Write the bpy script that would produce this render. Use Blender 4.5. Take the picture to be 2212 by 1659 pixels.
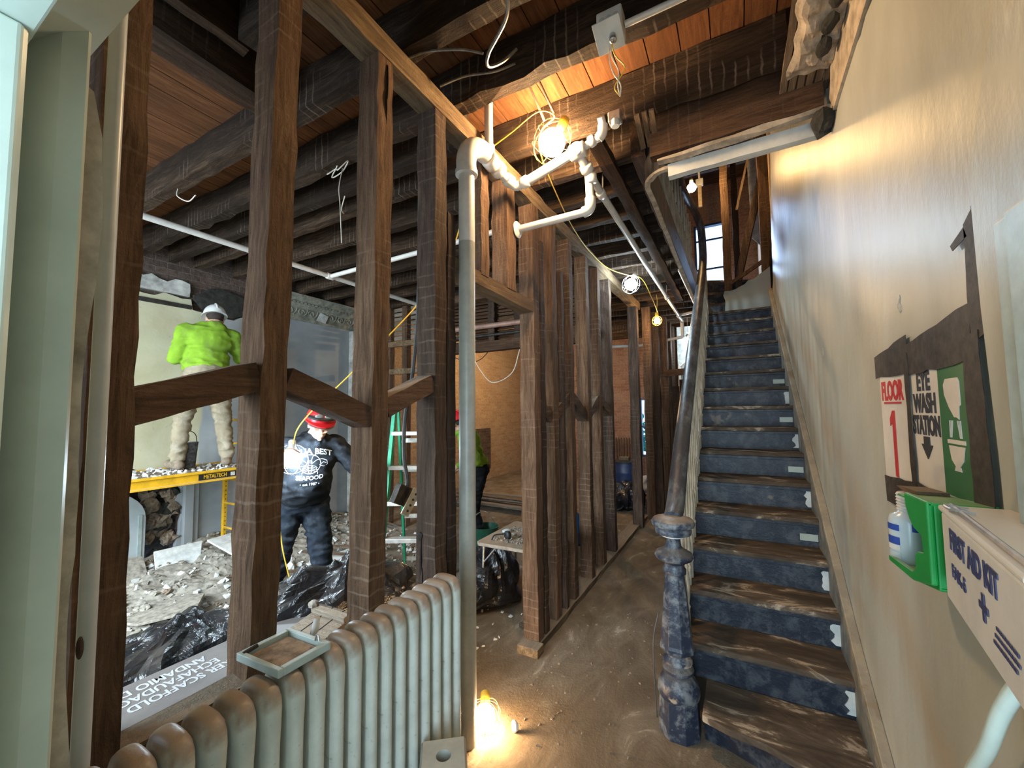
import bpy, bmesh, math, random
from mathutils import Vector, Matrix, Quaternion, noise
import os
random.seed(7)
for o in list(bpy.data.objects): bpy.data.objects.remove(o)
scene = bpy.context.scene
COL = scene.collection
V = Vector
R = math.radians

# ------------------------------------------------------------------ camera
def cam_setup():
    cd = bpy.data.cameras.new('camera'); cam = bpy.data.objects.new('camera', cd); COL.objects.link(cam)
    yaw, pitch, roll = R(28.91), R(3.63), R(-.65)
    cy, sy = math.cos(yaw), math.sin(yaw)
    f = V((-sy*math.cos(pitch), cy*math.cos(pitch), math.sin(pitch)))
    r = V((cy, sy, 0)); u = r.cross(f)
    c, s = math.cos(roll), math.sin(roll)
    r2 = c*r + s*u; u2 = -s*r + c*u
    m = Matrix((r2, u2, -f)).transposed().to_4x4()
    m.translation = V((0, 0, 1.7))
    cam.matrix_world = m
    cd.sensor_fit = 'HORIZONTAL'; cd.sensor_width = 36; cd.lens = 36*880/2212
    cd.clip_start = .02; cd.clip_end = 200
    scene.camera = cam
cam_setup()
scene.cycles.use_denoising = True
scene.cycles.max_bounces = 6
scene.cycles.diffuse_bounces = 4
scene.cycles.sample_clamp_indirect = 3
scene.view_settings.view_transform = 'Standard'
scene.view_settings.look = 'None'
scene.view_settings.gamma = 1
scene.view_settings.use_curve_mapping = False
scene.view_settings.exposure = 0.08

# ------------------------------------------------------------------ world and daylight
w = bpy.data.worlds.new('world'); scene.world = w; w.use_nodes = True
bg = w.node_tree.nodes['Background']
bg.inputs[0].default_value = (.42, .66, 1, 1); bg.inputs[1].default_value = 4.0

def daylight(name, loc, target, sx, sy, power, col, spread=180):
    ld = bpy.data.lights.new(name, 'AREA'); ld.shape = 'RECTANGLE'; ld.size = sx; ld.size_y = sy
    ld.energy = power; ld.color = col; ld.spread = R(spread)
    o = bpy.data.objects.new(name, ld); COL.objects.link(o); o.location = loc
    o.rotation_euler = (V(target)-V(loc)).to_track_quat('-Z', 'Y').to_euler()
    return o
# daylight entering by the street door behind the camera, the street windows of the front room, and the rear windows
daylight('daylight_street_door', (.0, -1.35, 1.6), (-.3, 2.5, 1.4), 1.0, 2.1, 95, (.72, .90, 1))
daylight('daylight_street_window', (-3.5, -1.35, 2.0), (-4.0, 2.4, .3), 2.2, 2.0, 230, (.80, .93, 1), 125)
daylight('daylight_rear_window_upper', (-.43, 10.35, 5.2), (-.2, 6, 3.6), .6, 1.6, 90, (.45, .65, 1))

WARM = (1, .66, .34); COOL = (.66, .86, 1)

# ------------------------------------------------------------------ material helpers
def ramp(nt, fac, stops):
    r = nt.nodes.new('ShaderNodeValToRGB')
    els = r.color_ramp.elements
    while len(els) < len(stops): els.new(.5)
    for e, (p, c) in zip(els, stops):
        e.position = p; e.color = (c[0], c[1], c[2], 1) if hasattr(c, '__len__') else (c, c, c, 1)
    nt.links.new(fac, r.inputs[0]); return r.outputs[0]
def nz(nt, vec, scale, detail=6, rough=.6, dist=0):
    n = nt.nodes.new('ShaderNodeTexNoise'); n.inputs['Scale'].default_value = scale
    n.inputs['Detail'].default_value = detail; n.inputs['Roughness'].default_value = rough
    n.inputs['Distortion'].default_value = dist
    nt.links.new(vec, n.inputs['Vector']); return n.outputs['Fac']
def mixc(nt, fac, a, b, mode='MIX'):
    m = nt.nodes.new('ShaderNodeMix'); m.data_type = 'RGBA'; m.blend_type = mode
    for i, v in ((0, fac), (6, a), (7, b)):
        if hasattr(v, 'is_linked') or isinstance(v, bpy.types.NodeSocket): nt.links.new(v, m.inputs[i])
        elif i == 0: m.inputs[0].default_value = v
        else: m.inputs[i].default_value = (v[0], v[1], v[2], 1)
    return m.outputs[2]
def mth(nt, op, a, b=None, clamp=False):
    m = nt.nodes.new('ShaderNodeMath'); m.operation = op; m.use_clamp = clamp
    for i, v in enumerate((a, b)):
        if v is None: continue
        if isinstance(v, bpy.types.NodeSocket): nt.links.new(v, m.inputs[i])
        else: m.inputs[i].default_value = v
    return m.outputs[0]
def start(name, rough=.8, spec=.3, metal=0):
    m = bpy.data.materials.new(name); m.use_nodes = True; nt = m.node_tree
    b = nt.nodes['Principled BSDF']
    b.inputs['Roughness'].default_value = rough; b.inputs['Metallic'].default_value = metal
    b.inputs['Specular IOR Level'].default_value = spec
    tc = nt.nodes.new('ShaderNodeTexCoord')
    return m, nt, b, tc.outputs['Object']
def mapping(nt, vec, sc=(1, 1, 1), loc=(0, 0, 0)):
    mp = nt.nodes.new('ShaderNodeMapping'); mp.inputs['Scale'].default_value = sc; mp.inputs['Location'].default_value = loc
    nt.links.new(vec, mp.inputs['Vector']); return mp.outputs[0]
def bump(nt, b, h, strength=.4, dist=.01):
    n = nt.nodes.new('ShaderNodeBump'); n.inputs['Strength'].default_value = strength; n.inputs['Distance'].default_value = dist
    nt.links.new(h, n.inputs['Height']); nt.links.new(n.outputs[0], b.inputs['Normal'])
def rnd_loc(nt, vec):
    oi = nt.nodes.new('ShaderNodeObjectInfo')
    va = nt.nodes.new('ShaderNodeVectorMath'); va.operation = 'ADD'
    sc = mth(nt, 'MULTIPLY', oi.outputs['Random'], 40.0)
    cb = nt.nodes.new('ShaderNodeCombineXYZ')
    for i in range(3): nt.links.new(sc, cb.inputs[i])
    nt.links.new(vec, va.inputs[0]); nt.links.new(cb.outputs[0], va.inputs[1]); return va.outputs[0]
def upmask(nt, lo=.4, hi=.9):
    g = nt.nodes.new('ShaderNodeNewGeometry'); s = nt.nodes.new('ShaderNodeSeparateXYZ')
    nt.links.new(g.outputs['Normal'], s.inputs[0])
    return ramp(nt, s.outputs[2], [(lo, 0), (hi, 1)])

def plain(name, col, rough=.6, var=.12, scale=18, spec=.4, metal=0, bmp=.15, dust=None, dust_amt=.7):
    m, nt, b, oc = start(name, rough, spec, metal)
    n = nz(nt, oc, scale, 8, .65)
    c2 = tuple(max(0, x*(1-var*2.2)) for x in col); c1 = tuple(min(1, x*(1+var)) for x in col)
    c = ramp(nt, n, [(.3, c2), (.62, c1)])
    if dust:
        up = upmask(nt, .35, .9); n2 = nz(nt, oc, 9, 6)
        f = mth(nt, 'MULTIPLY', mth(nt, 'MULTIPLY', up, ramp(nt, n2, [(.25, .4), (.6, 1)])), dust_amt)
        c = mixc(nt, f, c, dust)
    nt.links.new(c, b.inputs['Base Color'])
    if bmp: bump(nt, b, n, bmp, .005)
    return m

def wood(name, axis, dark, mid, light, bands=0, bumpy=.7, dust=.25, spec=.15):
    m, nt, b, oc = start(name, .85, spec)
    v = rnd_loc(nt, oc)
    st = [14, 14, 14]; st[axis] = 1.3
    g = nz(nt, mapping(nt, v, st), 3.0, 10, .74, .6)
    big = nz(nt, mapping(nt, v, [x*.22 for x in st]), 1.6, 4, .55)
    col = ramp(nt, g, [(.30, dark), (.50, mid), (.72, light)])
    col = mixc(nt, ramp(nt, big, [(.35, .75), (.6, 0)]), col, dark)
    hh = g
    if bands:
        wv = nt.nodes.new('ShaderNodeTexWave'); wv.wave_type = 'BANDS'; wv.bands_direction = 'XYZ'[axis]
        wv.inputs['Scale'].default_value = 5.6; wv.inputs['Distortion'].default_value = 1.6; wv.inputs['Detail'].default_value = 3
        wv.inputs['Detail Scale'].default_value = 2.2
        nt.links.new(v, wv.inputs['Vector'])
        f = ramp(nt, wv.outputs['Fac'], [(.90, 0), (.99, .55)])
        f = mth(nt, 'MULTIPLY', f, ramp(nt, nz(nt, v, 3.3, 4), [(.50, 0), (.66, bands)]))
        col = mixc(nt, f, col, (.34, .27, .20))
    sp = nz(nt, v, 70, 3, .7)
    col = mixc(nt, ramp(nt, sp, [(.68, 0), (.76, .6)]), col, [x*.35 for x in dark])
    if dust:
        f = mth(nt, 'MULTIPLY', upmask(nt, .3, .9), dust*2)
        col = mixc(nt, f, col, (.30, .24, .18))
    nt.links.new(col, b.inputs['Base Color'])
    bump(nt, b, mth(nt, 'ADD', g, mth(nt, 'MULTIPLY', sp, .5)), bumpy, .022)
    return m

def brick(name, c1, c2, mort, ax='YZ', scale=1.0):
    m, nt, b, oc = start(name, .9, .15)
    s = nt.nodes.new('ShaderNodeSeparateXYZ'); nt.links.new(oc, s.inputs[0])
    cb = nt.nodes.new('ShaderNodeCombineXYZ')
    nt.links.new(s.outputs['XYZ'.index(ax[0])], cb.inputs[0]); nt.links.new(s.outputs['XYZ'.index(ax[1])], cb.inputs[1])
    n1 = nz(nt, oc, 3.0, 5)
    dv = nt.nodes.new('ShaderNodeVectorMath'); dv.operation = 'ADD'
    cn = nt.nodes.new('ShaderNodeCombineXYZ'); nt.links.new(mth(nt, 'MULTIPLY', nz(nt, oc, 9, 3), .02), cn.inputs[1])
    nt.links.new(cb.outputs[0], dv.inputs[0]); nt.links.new(cn.outputs[0], dv.inputs[1])
    bt = nt.nodes.new('ShaderNodeTexBrick'); nt.links.new(dv.outputs[0], bt.inputs['Vector'])
    bt.inputs['Scale'].default_value = 4.6*scale; bt.inputs['Mortar Size'].default_value = .018
    bt.inputs['Mortar Smooth'].default_value = .3
    bt.inputs['Color1'].default_value = (*c1, 1); bt.inputs['Color2'].default_value = (*c2, 1); bt.inputs['Mortar'].default_value = (*mort, 1)
    bt.inputs['Brick Width'].default_value = 1.0; bt.inputs['Row Height'].default_value = .32
    n2 = nz(nt, oc, 28, 6)
    c = mixc(nt, ramp(nt, n1, [(.45, 0), (.7, .55)]), bt.outputs['Color'], [x*.9 for x in mort])
    c = mixc(nt, ramp(nt, n2, [(.3, .55), (.6, 0)]), c, [x*.4 for x in c2])
    nt.links.new(c, b.inputs['Base Color'])
    bump(nt, b, mth(nt, 'SUBTRACT', n2, mth(nt, 'MULTIPLY', bt.outputs['Fac'], .8)), .7, .015)
    return m

def emis(name, col, strength):
    m = bpy.data.materials.new(name); m.use_nodes = True; nt = m.node_tree
    b = nt.nodes['Principled BSDF']; b.inputs['Base Color'].default_value = (*col, 1)
    b.inputs['Emission Color'].default_value = (*col, 1); b.inputs['Emission Strength'].default_value = strength
    return m

W = {}
DK, MD, LT = (.030, .016, .010), (.095, .048, .028), (.20, .115, .065)
W['stud'] = wood('stud_wood', 2, (.042, .024, .014), (.132, .076, .045), (.245, .155, .092), bands=.5)
W['stud_dark'] = wood('stud_dark_wood', 2, (.026, .017, .012), (.078, .050, .036), (.15, .10, .072), bands=.35)
W['joist'] = wood('joist_wood', 0, (.014, .009, .006), (.052, .032, .020), (.13, .082, .048), bands=.7, dust=0)
W['plate'] = wood('plate_wood', 1, (.06, .038, .022), (.20, .135, .075), (.34, .24, .145), bands=.2, dust=.3)
W['beam_y'] = wood('trimmer_wood', 1, (.020, .012, .008), (.080, .043, .024), (.16, .09, .05), bands=.2, dust=0)
W['beam_x'] = wood('header_wood', 0, (.035, .02, .012), (.11, .060, .036), (.20, .12, .07), bands=.2)
W['boards'] = wood('floorboard_underside_wood', 1, (.060, .024, .010), (.145, .058, .023), (.23, .10, .040), dust=0, bumpy=.3)
W['lath'] = wood('lath_wood', 2, (.09, .06, .035), (.22, .15, .095), (.34, .25, .17))
W['lath_y'] = wood('lath_wood_long', 1, (.09, .06, .035), (.22, .15, .095), (.34, .25, .17))
W['crate'] = wood('weathered_grey_wood', 0, (.12, .095, .07), (.25, .205, .16), (.36, .31, .25), dust=.3)
W['newwood'] = wood('pale_new_wood', 2, (.25, .17, .09), (.42, .30, .17), (.52, .39, .24))
DUST = (.27, .205, .145)
M = {}
M['white_pipe'] = plain('white_plastic_pipe', (.62, .60, .56), .35, .06, 14, dust=(.35, .28, .2), dust_amt=.6)
M['pvc_grey'] = plain('dusty_pvc_pipe', (.36, .36, .32), .38, .08, 10)
M['pvc_left'] = plain('painted_iron_riser_pipe', (.44, .47, .47), .35, .05, 9)
M['iron'] = plain('dark_iron', (.05, .045, .04), .6, .3, 20, metal=.6)
M['cable'] = plain('grey_cable', (.06, .06, .06), .5, .2)
M['armor'] = plain('armoured_cable', (.20, .18, .15), .45, .2, 40, metal=.5)
M['yellowcord'] = plain('yellow_cord', (.75, .47, .05), .5, .1)
M['whitewire'] = plain('white_wire', (.65, .60, .5), .5, .1)
M['white_paint'] = plain('white_paint', (.60, .60, .56), .5, .1, 8)
M['steel'] = plain('galvanized_steel', (.50, .50, .50), .35, .15, 20, metal=.8)
M['alum'] = plain('ladder_aluminium', (.62, .58, .52), .32, .15, 18, metal=.6)
M['black'] = plain('black_rubber', (.02, .02, .02), .5, .2)
M['yellow'] = plain('yellow_scaffold_paint', (.72, .40, .02), .4, .12, 12, dust=(.45, .40, .34), dust_amt=.5)
M['green'] = plain('green_plastic', (.008, .27, .05), .4, .08, 8, dust=(.35, .30, .2), dust_amt=.5)
M['green_fg'] = plain('green_fibreglass', (.02, .30, .16), .45, .15)
M['red'] = plain('red_hard_hat', (.62, .02, .025), .28, .08, 8)
M['blue'] = plain('dark_blue_plastic', (.02, .035, .10), .4, .15)
M['brightblue'] = plain('bright_blue_plastic', (.02, .14, .45), .4, .15)
M['rubble'] = plain('plaster_rubble', (.29, .26, .215), .95, .25, 22, spec=.1, bmp=.5)
M['rubble2'] = plain('brown_mortar_rubble', (.24, .18, .13), .95, .3, 22, spec=.1, bmp=.5)
M['rubblew'] = plain('white_plaster_chunk', (.58, .58, .55), .9, .15, 12, spec=.1, bmp=.3)

def bagmat():
    m, nt, b, oc = start('black_polythene', .25, .55)
    n = nz(nt, oc, 7, 5, .6, 1.4); n3 = nz(nt, oc, 3, 4)
    c = mixc(nt, mth(nt, 'MULTIPLY', upmask(nt, .5, 1), ramp(nt, n3, [(.4, 0), (.65, .35)])), (.012, .012, .014), (.20, .17, .14))
    nt.links.new(c, b.inputs['Base Color']); bump(nt, b, n, .6, .03); return m
M['bag'] = bagmat()

def floormat():
    m, nt, b, oc = start('dusty_floor', .92, .12)
    big = nz(nt, oc, .9, 7, .62, .6); mid = nz(nt, mapping(nt, oc, (2.2, 1.1, 1)), 2.4, 9, .7, .8); fine = nz(nt, oc, 55, 5, .7)
    c = ramp(nt, mid, [(.30, (.105, .078, .052)), (.47, (.165, .125, .085)), (.60, (.215, .170, .120)), (.655, (.38, .32, .245))])
    c = mixc(nt, ramp(nt, big, [(.38, .55), (.62, 0)]), c, (.125, .09, .058))
    s = nt.nodes.new('ShaderNodeSeparateXYZ'); nt.links.new(oc, s.inputs[0])
    # plaster dust trodden through the front room
    gm = mth(nt, 'MULTIPLY', ramp(nt, mth(nt, 'MULTIPLY', mth(nt, 'ADD', s.outputs[0], 1.6), -.5), [(.15, 0), (1, 1)]), ramp(nt, nz(nt, oc, 3.2, 8, .7), [(.44, .0), (.60, .55)]))
    c = mixc(nt, gm, c, (.30, .265, .22))
    c = mixc(nt, ramp(nt, fine, [(.66, 0), (.74, .7)]), c, (.42, .35, .26))
    nt.links.new(c, b.inputs['Base Color']); bump(nt, b, mth(nt, 'ADD', mth(nt, 'MULTIPLY', fine, .6), mid), .6, .015); return m
M['floor'] = floormat()

def plaster_right():
    m, nt, b, oc = start('cream_hallway_plaster', .40, .35)
    n = nz(nt, mapping(nt, oc, (1, 1.6, .55)), 1.6, 7, .6, .4); f = nz(nt, oc, 16, 6)
    c = ramp(nt, n, [(.32, (.32, .315, .265)), (.5, (.395, .395, .34)), (.66, (.46, .465, .41))])
    # brown water stain bands running diagonally down the wall
    s = nt.nodes.new('ShaderNodeSeparateXYZ'); nt.links.new(oc, s.inputs[0])
    d = mth(nt, 'SUBTRACT', mth(nt, 'ADD', mth(nt, 'MULTIPLY', s.outputs[1], -.62), s.outputs[2]), mth(nt, 'MULTIPLY', n, .9))
    c = mixc(nt, ramp(nt, mth(nt, 'ABSOLUTE', mth(nt, 'ADD', d, .75)), [(.0, .42), (.22, 0)]), c, (.34, .22, .11))
    # glossy dark streaks by the head of the stair
    st = nz(nt, mapping(nt, oc, (1, 22, .8)), 1.4, 6, .6)
    up = ramp(nt, mth(nt, 'ADD', mth(nt, 'MULTIPLY', s.outputs[2], .5), mth(nt, 'MULTIPLY', s.outputs[1], .12)), [(.0, 0), (1, 1)])
    mk = nt.nodes.new('ShaderNodeMapRange'); nt.links.new(mth(nt, 'ADD', s.outputs[2], mth(nt, 'MULTIPLY', s.outputs[1], .35)), mk.inputs[0])
    mk.inputs[1].default_value = 4.4; mk.inputs[2].default_value = 5.2
    c = mixc(nt, mth(nt, 'MULTIPLY', mk.outputs[0], ramp(nt, st, [(.38, .8), (.6, .1)])), c, (.17, .15, .135))
    c = mixc(nt, ramp(nt, nz(nt, oc, 4, 9, .75, 1.5), [(.655, 0), (.675, .30)]), c, (.30, .27, .22))
    nt.links.new(c, b.inputs['Base Color'])
    bump(nt, b, mth(nt, 'ADD', mth(nt, 'MULTIPLY', f, .3), nz(nt, mapping(nt, oc, (1, 2.6, 1.0)), 2.5, 5)), .22, .02); return m
M['plaster_r'] = plaster_right()

def plaster_left():
    m, nt, b, oc = start('front_room_painted_plaster', .7, .2)
    s = nt.nodes.new('ShaderNodeSeparateXYZ'); nt.links.new(oc, s.inputs[0])
    n = nz(nt, oc, 2.2, 7, .6, .4)
    yel = ramp(nt, n, [(.3, (.42, .38, .24)), (.65, (.55, .52, .36))]); gry = ramp(nt, n, [(.3, (.27, .29, .30)), (.65, (.36, .38, .385))])
    def step(v, lo, hi):
        k = nt.nodes.new('ShaderNodeMapRange'); nt.links.new(v, k.inputs[0]); k.inputs[1].default_value = lo; k.inputs[2].default_value = hi; return k.outputs[0]
    wob = mth(nt, 'MULTIPLY', mth(nt, 'SUBTRACT', n, .5), .1)
    fac = mth(nt, 'MAXIMUM', step(mth(nt, 'ADD', s.outputs[1], wob), 2.40, 2.43), step(mth(nt, 'ADD', s.outputs[2], wob), 1.12, 1.08))
    c = mixc(nt, fac, yel, gry)
    c = mixc(nt, ramp(nt, nz(nt, oc, 6, 8, .7, 1), [(.64, 0), (.67, .55)]), c, (.30, .25, .18))
    nt.links.new(c, b.inputs['Base Color']); bump(nt, b, nz(nt, oc, 10, 6), .25, .01); return m
M['plaster_l'] = plaster_left()
M['plaster_broken'] = plain('broken_brown_coat_plaster', (.40, .33, .25), .95, .22, 14, spec=.1, bmp=1.0)
M['plaster_white'] = plain('flaking_white_plaster', (.50, .49, .45), .9, .25, 7, spec=.1, bmp=.6)
M['brick_w'] = brick('warm_party_wall_brick', (.52, .35, .20), (.40, .25, .14), (.52, .41, .28))
M['brick_d'] = brick('dark_rear_wall_brick', (.32, .17, .11), (.22, .11, .075), (.34, .27, .20), 'XZ')
M['brick_s'] = brick('sooty_party_wall_brick', (.13, .085, .065), (.07, .05, .04), (.16, .13, .11))

def oldpaint(name, base, dirt, chip, chip_amt=.62, rough=.45, streak=(1, 1, 1), dustf=.75):
    m, nt, b, oc = start(name, rough, .4)
    v = mapping(nt, oc, streak)
    n = nz(nt, v, 11, 9, .72, .3); n2 = nz(nt, v, 3.2, 6, .6); n3 = nz(nt, v, 60, 4, .7)
    c = ramp(nt, n, [(.36, [x*.7 for x in base]), (.6, base)])
    c = mixc(nt, ramp(nt, n, [(.47, 0), (.60, .8)]), c, dirt)
    c = mixc(nt, ramp(nt, n2, [(chip_amt, 0), (chip_amt+.03, .9)]), c, chip)
    c = mixc(nt, mth(nt, 'MULTIPLY', upmask(nt, .55, .98), dustf), c, DUST)
    c = mixc(nt, ramp(nt, n3, [(.66, 0), (.74, .5)]), c, [min(1, x*1.5) for x in dirt])
    nt.links.new(c, b.inputs['Base Color']); bump(nt, b, mth(nt, 'ADD', n, n3), .35, .006); return m
M['stairblue'] = oldpaint('worn_navy_stair_paint', (.014, .019, .032), (.062, .067, .075), (.15, .12, .09), .66)
M['newel'] = oldpaint('worn_navy_newel_paint', (.026, .036, .062), (.20, .21, .215), (.38, .31, .23), .63, .38)
M['rail'] = oldpaint('worn_dark_handrail_paint', (.035, .040, .052), (.13, .145, .16), (.16, .14, .11), .7, .42, (1, .4, .4), .12)
M['fascia'] = oldpaint('blackened_string_paint', (.022, .020, .019), (.075, .068, .06), (.18, .15, .12), .62, .5, (1, 1, .35))
M['rad'] = None
def treadmat():
    m, nt, b, oc = start('worn_tread', .85, .15)
    n = nz(nt, mapping(nt, oc, (1.0, 2.6, 2)), 3.2, 9, .7, .7)
    c = ramp(nt, n, [(.40, (.060, .044, .032)), (.52, (.10, .072, .05)), (.565, (.14, .105, .075)), (.60, (.36, .28, .20)), (.74, (.42, .34, .25))])
    nt.links.new(c, b.inputs['Base Color']); bump(nt, b, n, .5, .01); return m
M['tread'] = treadmat()
def radmat():
    m, nt, b, oc = start('radiator_paint_and_dust', .42, .4)
    n = nz(nt, oc, 9, 6); c = ramp(nt, n, [(.3, (.44, .46, .41)), (.6, (.56, .58, .52))])
    c = mixc(nt, ramp(nt, nz(nt, oc, 26, 6, .7), [(.6, 0), (.68, .6)]), c, (.24, .21, .16))
    s = nt.nodes.new('ShaderNodeSeparateXYZ'); nt.links.new(oc, s.inputs[0])
    k = nt.nodes.new('ShaderNodeMapRange'); nt.links.new(mth(nt, 'ADD', s.outputs[2], mth(nt, 'MULTIPLY', mth(nt, 'SUBTRACT', nz(nt, oc, 14, 4), .5), .12)), k.inputs[0])
    k.inputs[1].default_value = .945; k.inputs[2].default_value = .985
    c = mixc(nt, k.outputs[0], c, (.25, .19, .14))
    c = mixc(nt, mth(nt, 'MULTIPLY', upmask(nt, .35, .8), .9), c, (.25, .19, .14))
    nt.links.new(c, b.inputs['Base Color']); bump(nt, b, nz(nt, oc, 30, 5), .35, .006); return m
M['rad'] = radmat()
M['casing'] = plain('pale_green_glossy_paint', (.55, .64, .57), .25, .05, 5, spec=.5)
M['casing_in'] = plain('grey_green_paint', (.42, .46, .38), .4, .06, 5)
M['casing_r'] = plain('blue_green_paint', (.36, .43, .41), .4, .1, 12)

# ------------------------------------------------------------------ geometry helpers
class MB:
    def __init__(s): s.v = []; s.f = []
    def add(s, vs, fs):
        n = len(s.v); s.v += [V(p) for p in vs]; s.f += [tuple(i+n for i in f) for f in fs]; return s
    def box(s, x0, x1, y0, y1, z0, z1):
        vs = [(x, y, z) for x in (x0, x1) for y in (y0, y1) for z in (z0, z1)]
        return s.add(vs, [(0, 1, 3, 2), (4, 6, 7, 5), (0, 4, 5, 1), (2, 3, 7, 6), (0, 2, 6, 4), (1, 5, 7, 3)])
    def beam(s, a, b, w, h, up=(0, 0, 1), n=None, jit=.0):
        """rough-hewn timber from a to b, w across, h along up"""
        a, b = V(a), V(b); d = (b-a); L = d.length; d.normalize()
        up = V(up)
        if abs(d.dot(up.normalized())) > .99: up = V((1, 0, 0))
        side = d.cross(up).normalized(); up = side.cross(d).normalized()
        n = n or max(1, int(L/.12)) if jit else (n or 1)
        vs = []; fs = []
        for i in range(n+1):
            c = a+d*(L*i/n)
            for (sx, sz) in ((-1, -1), (1, -1), (1, 1), (-1, 1)):
                j = V((random.uniform(-1, 1), random.uniform(-1, 1), random.uniform(-1, 1)))*jit
                if i in (0, n): j -= d*j.dot(d)
                vs.append(c+side*(sx*w/2)+up*(sz*h/2)+j)
        for i in range(n):
            for k in range(4):
                k2 = (k+1) % 4; fs.append((i*4+k, i*4+k2, (i+1)*4+k2, (i+1)*4+k))
        fs.append((3, 2, 1, 0)); fs.append(tuple(n*4+k for k in range(4)))
        return s.add(vs, fs)
    def rings(s, rs, cap=True):
        n = len(rs[0]); vs = [p for r in rs for p in r]; fs = []
        for i in range(len(rs)-1):
            for k in range(n):
                k2 = (k+1) % n; fs.append((i*n+k, i*n+k2, (i+1)*n+k2, (i+1)*n+k))
        if cap: fs.append(tuple(range(n-1, -1, -1))); fs.append(tuple((len(rs)-1)*n+k for k in range(n)))
        return s.add(vs, fs)
    def tube(s, pts, r, seg=10, smooth=0, flat=None):
        pts = [V(p) for p in pts]
        if smooth: pts = catmull(pts, smooth)
        rr = r if hasattr(r, '__len__') else [r]*len(pts)
        if len(rr) != len(pts): rr = [rr[min(len(rr)-1, int(i*len(rr)/len(pts)))] for i in range(len(pts))]
        t0 = (pts[1]-pts[0]).normalized()
        u = t0.orthogonal().normalized(); rings = []
        for i, p in enumerate(pts):
            t = (pts[min(i+1, len(pts)-1)]-pts[max(i-1, 0)]).normalized()
            u = (u-t*u.dot(t)).normalized(); v = t.cross(u)
            rings.append([p+(u*math.cos(2*math.pi*k/seg)+v*math.sin(2*math.pi*k/seg))*rr[i] for k in range(seg)])
        return s.rings(rings)
    def lathe(s, prof, c=(0, 0, 0), seg=20, axis=(0, 0, 1), rot=0):
        q = V((0, 0, 1)).rotation_difference(V(axis)); c = V(c)
        rs = [[c+q @ V((r*math.cos(rot+2*math.pi*k/seg), r*math.sin(rot+2*math.pi*k/seg), z)) for k in range(seg)] for r, z in prof]
        return s.rings(rs)
    def ball(s, c, r, seg=14, rings=9, rot=None, f=None):
        r = r if hasattr(r, '__len__') else (r, r, r); c = V(c)
        rs = []
        for i in range(rings+1):
            th = math.pi*min(max(i/rings, .02), .98)
            rg = []
            for k in range(seg):
                p = V((math.sin(th)*math.cos(2*math.pi*k/seg)*r[0], math.sin(th)*math.sin(2*math.pi*k/seg)*r[1], -math.cos(th)*r[2]))
                if f: p = f(p)
                if rot: p = rot @ p
                rg.append(c+p)
            rs.append(rg)
        return s.rings(rs)
    def prism(s, poly, z0, z1, fr=None):
        """poly in 2D extruded z0..z1; fr maps (u,v,w)->world"""
        fr = fr or (lambda u, v, w_: V((u, v, w_)))
        n = len(poly)
        vs = [fr(u, v, z0) for u, v in poly]+[fr(u, v, z1) for u, v in poly]
        fs = [(i, (i+1) % n, n+(i+1) % n, n+i) for i in range(n)]+[tuple(range(n-1, -1, -1)), tuple(range(n, 2*n))]
        return s.add(vs, fs)
    def build(s, name, mat, parent=None, bevel=0, smooth=False, loc=None, sub=0, tri=False):
        """link everything gathered so far as ONE mesh object"""
        if parent is not None: org = V(parent['_o'])
        elif loc is not None: org = V(loc)
        else:
            xs = [p.x for p in s.v]; ys = [p.y for p in s.v]; zs = [p.z for p in s.v]
            org = V(((min(xs)+max(xs))/2, (min(ys)+max(ys))/2, min(zs)))
        me = bpy.data.meshes.new(name)
        me.from_pydata([p-org for p in s.v], [], s.f); me.update()
        bm = bmesh.new(); bm.from_mesh(me)
        bmesh.ops.recalc_face_normals(bm, faces=bm.faces)
        if tri: bmesh.ops.triangulate(bm, faces=[f for f in bm.faces if len(f.verts) > 4])
        bm.to_mesh(me); bm.free()
        if isinstance(mat, (list, tuple)):
            for x in mat: me.materials.append(x)
        elif mat: me.materials.append(mat)
        o = bpy.data.objects.new(name, me); COL.objects.link(o)
        if smooth: me.shade_smooth()
        if bevel:
            b = o.modifiers.new('bevel', 'BEVEL'); b.width = bevel; b.segments = 2; b.limit_method = 'ANGLE'; b.angle_limit = R(40)
        if sub:
            m = o.modifiers.new('sub', 'SUBSURF'); m.levels = sub; m.render_levels = sub
        if smooth and not sub:
            try: me.set_sharp_from_angle(angle=R(50))
            except Exception: pass
        if parent is not None: o.parent = parent; o['_o'] = parent['_o']
        else: o.location = org; o['_o'] = tuple(org)
        return o
def catmull(p, n):
    out = []
    P = [p[0]*2-p[1]]+list(p)+[p[-1]*2-p[-2]]
    for i in range(1, len(P)-2):
        for j in range(n):
            t = j/n; a, b, c, d = P[i-1:i+3]
            out.append(.5*((2*b)+(c-a)*t+(2*a-5*b+4*c-d)*t*t+(3*b-a-3*c+d)*t**3))
    out.append(p[-1]); return out
def tag(o, label=None, cat=None, group=None, kind=None):
    if label: o['label'] = label
    if cat: o['category'] = cat
    if group: o['group'] = group
    if kind: o['kind'] = kind
    return o
def thing(name, label, cat, loc, group=None):
    o = bpy.data.objects.new(name, None); COL.objects.link(o); o.location = loc; o['_o'] = tuple(loc)
    o.empty_display_size = .05
    return tag(o, label, cat, group)
def struct(o): o['kind'] = 'structure'; return o
def copy_tree(o, parent=None):
    c = o.copy(); COL.objects.link(c)
    if parent is not None: c.parent = parent
    for ch in list(o.children): copy_tree(ch, c)
    return c
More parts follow.
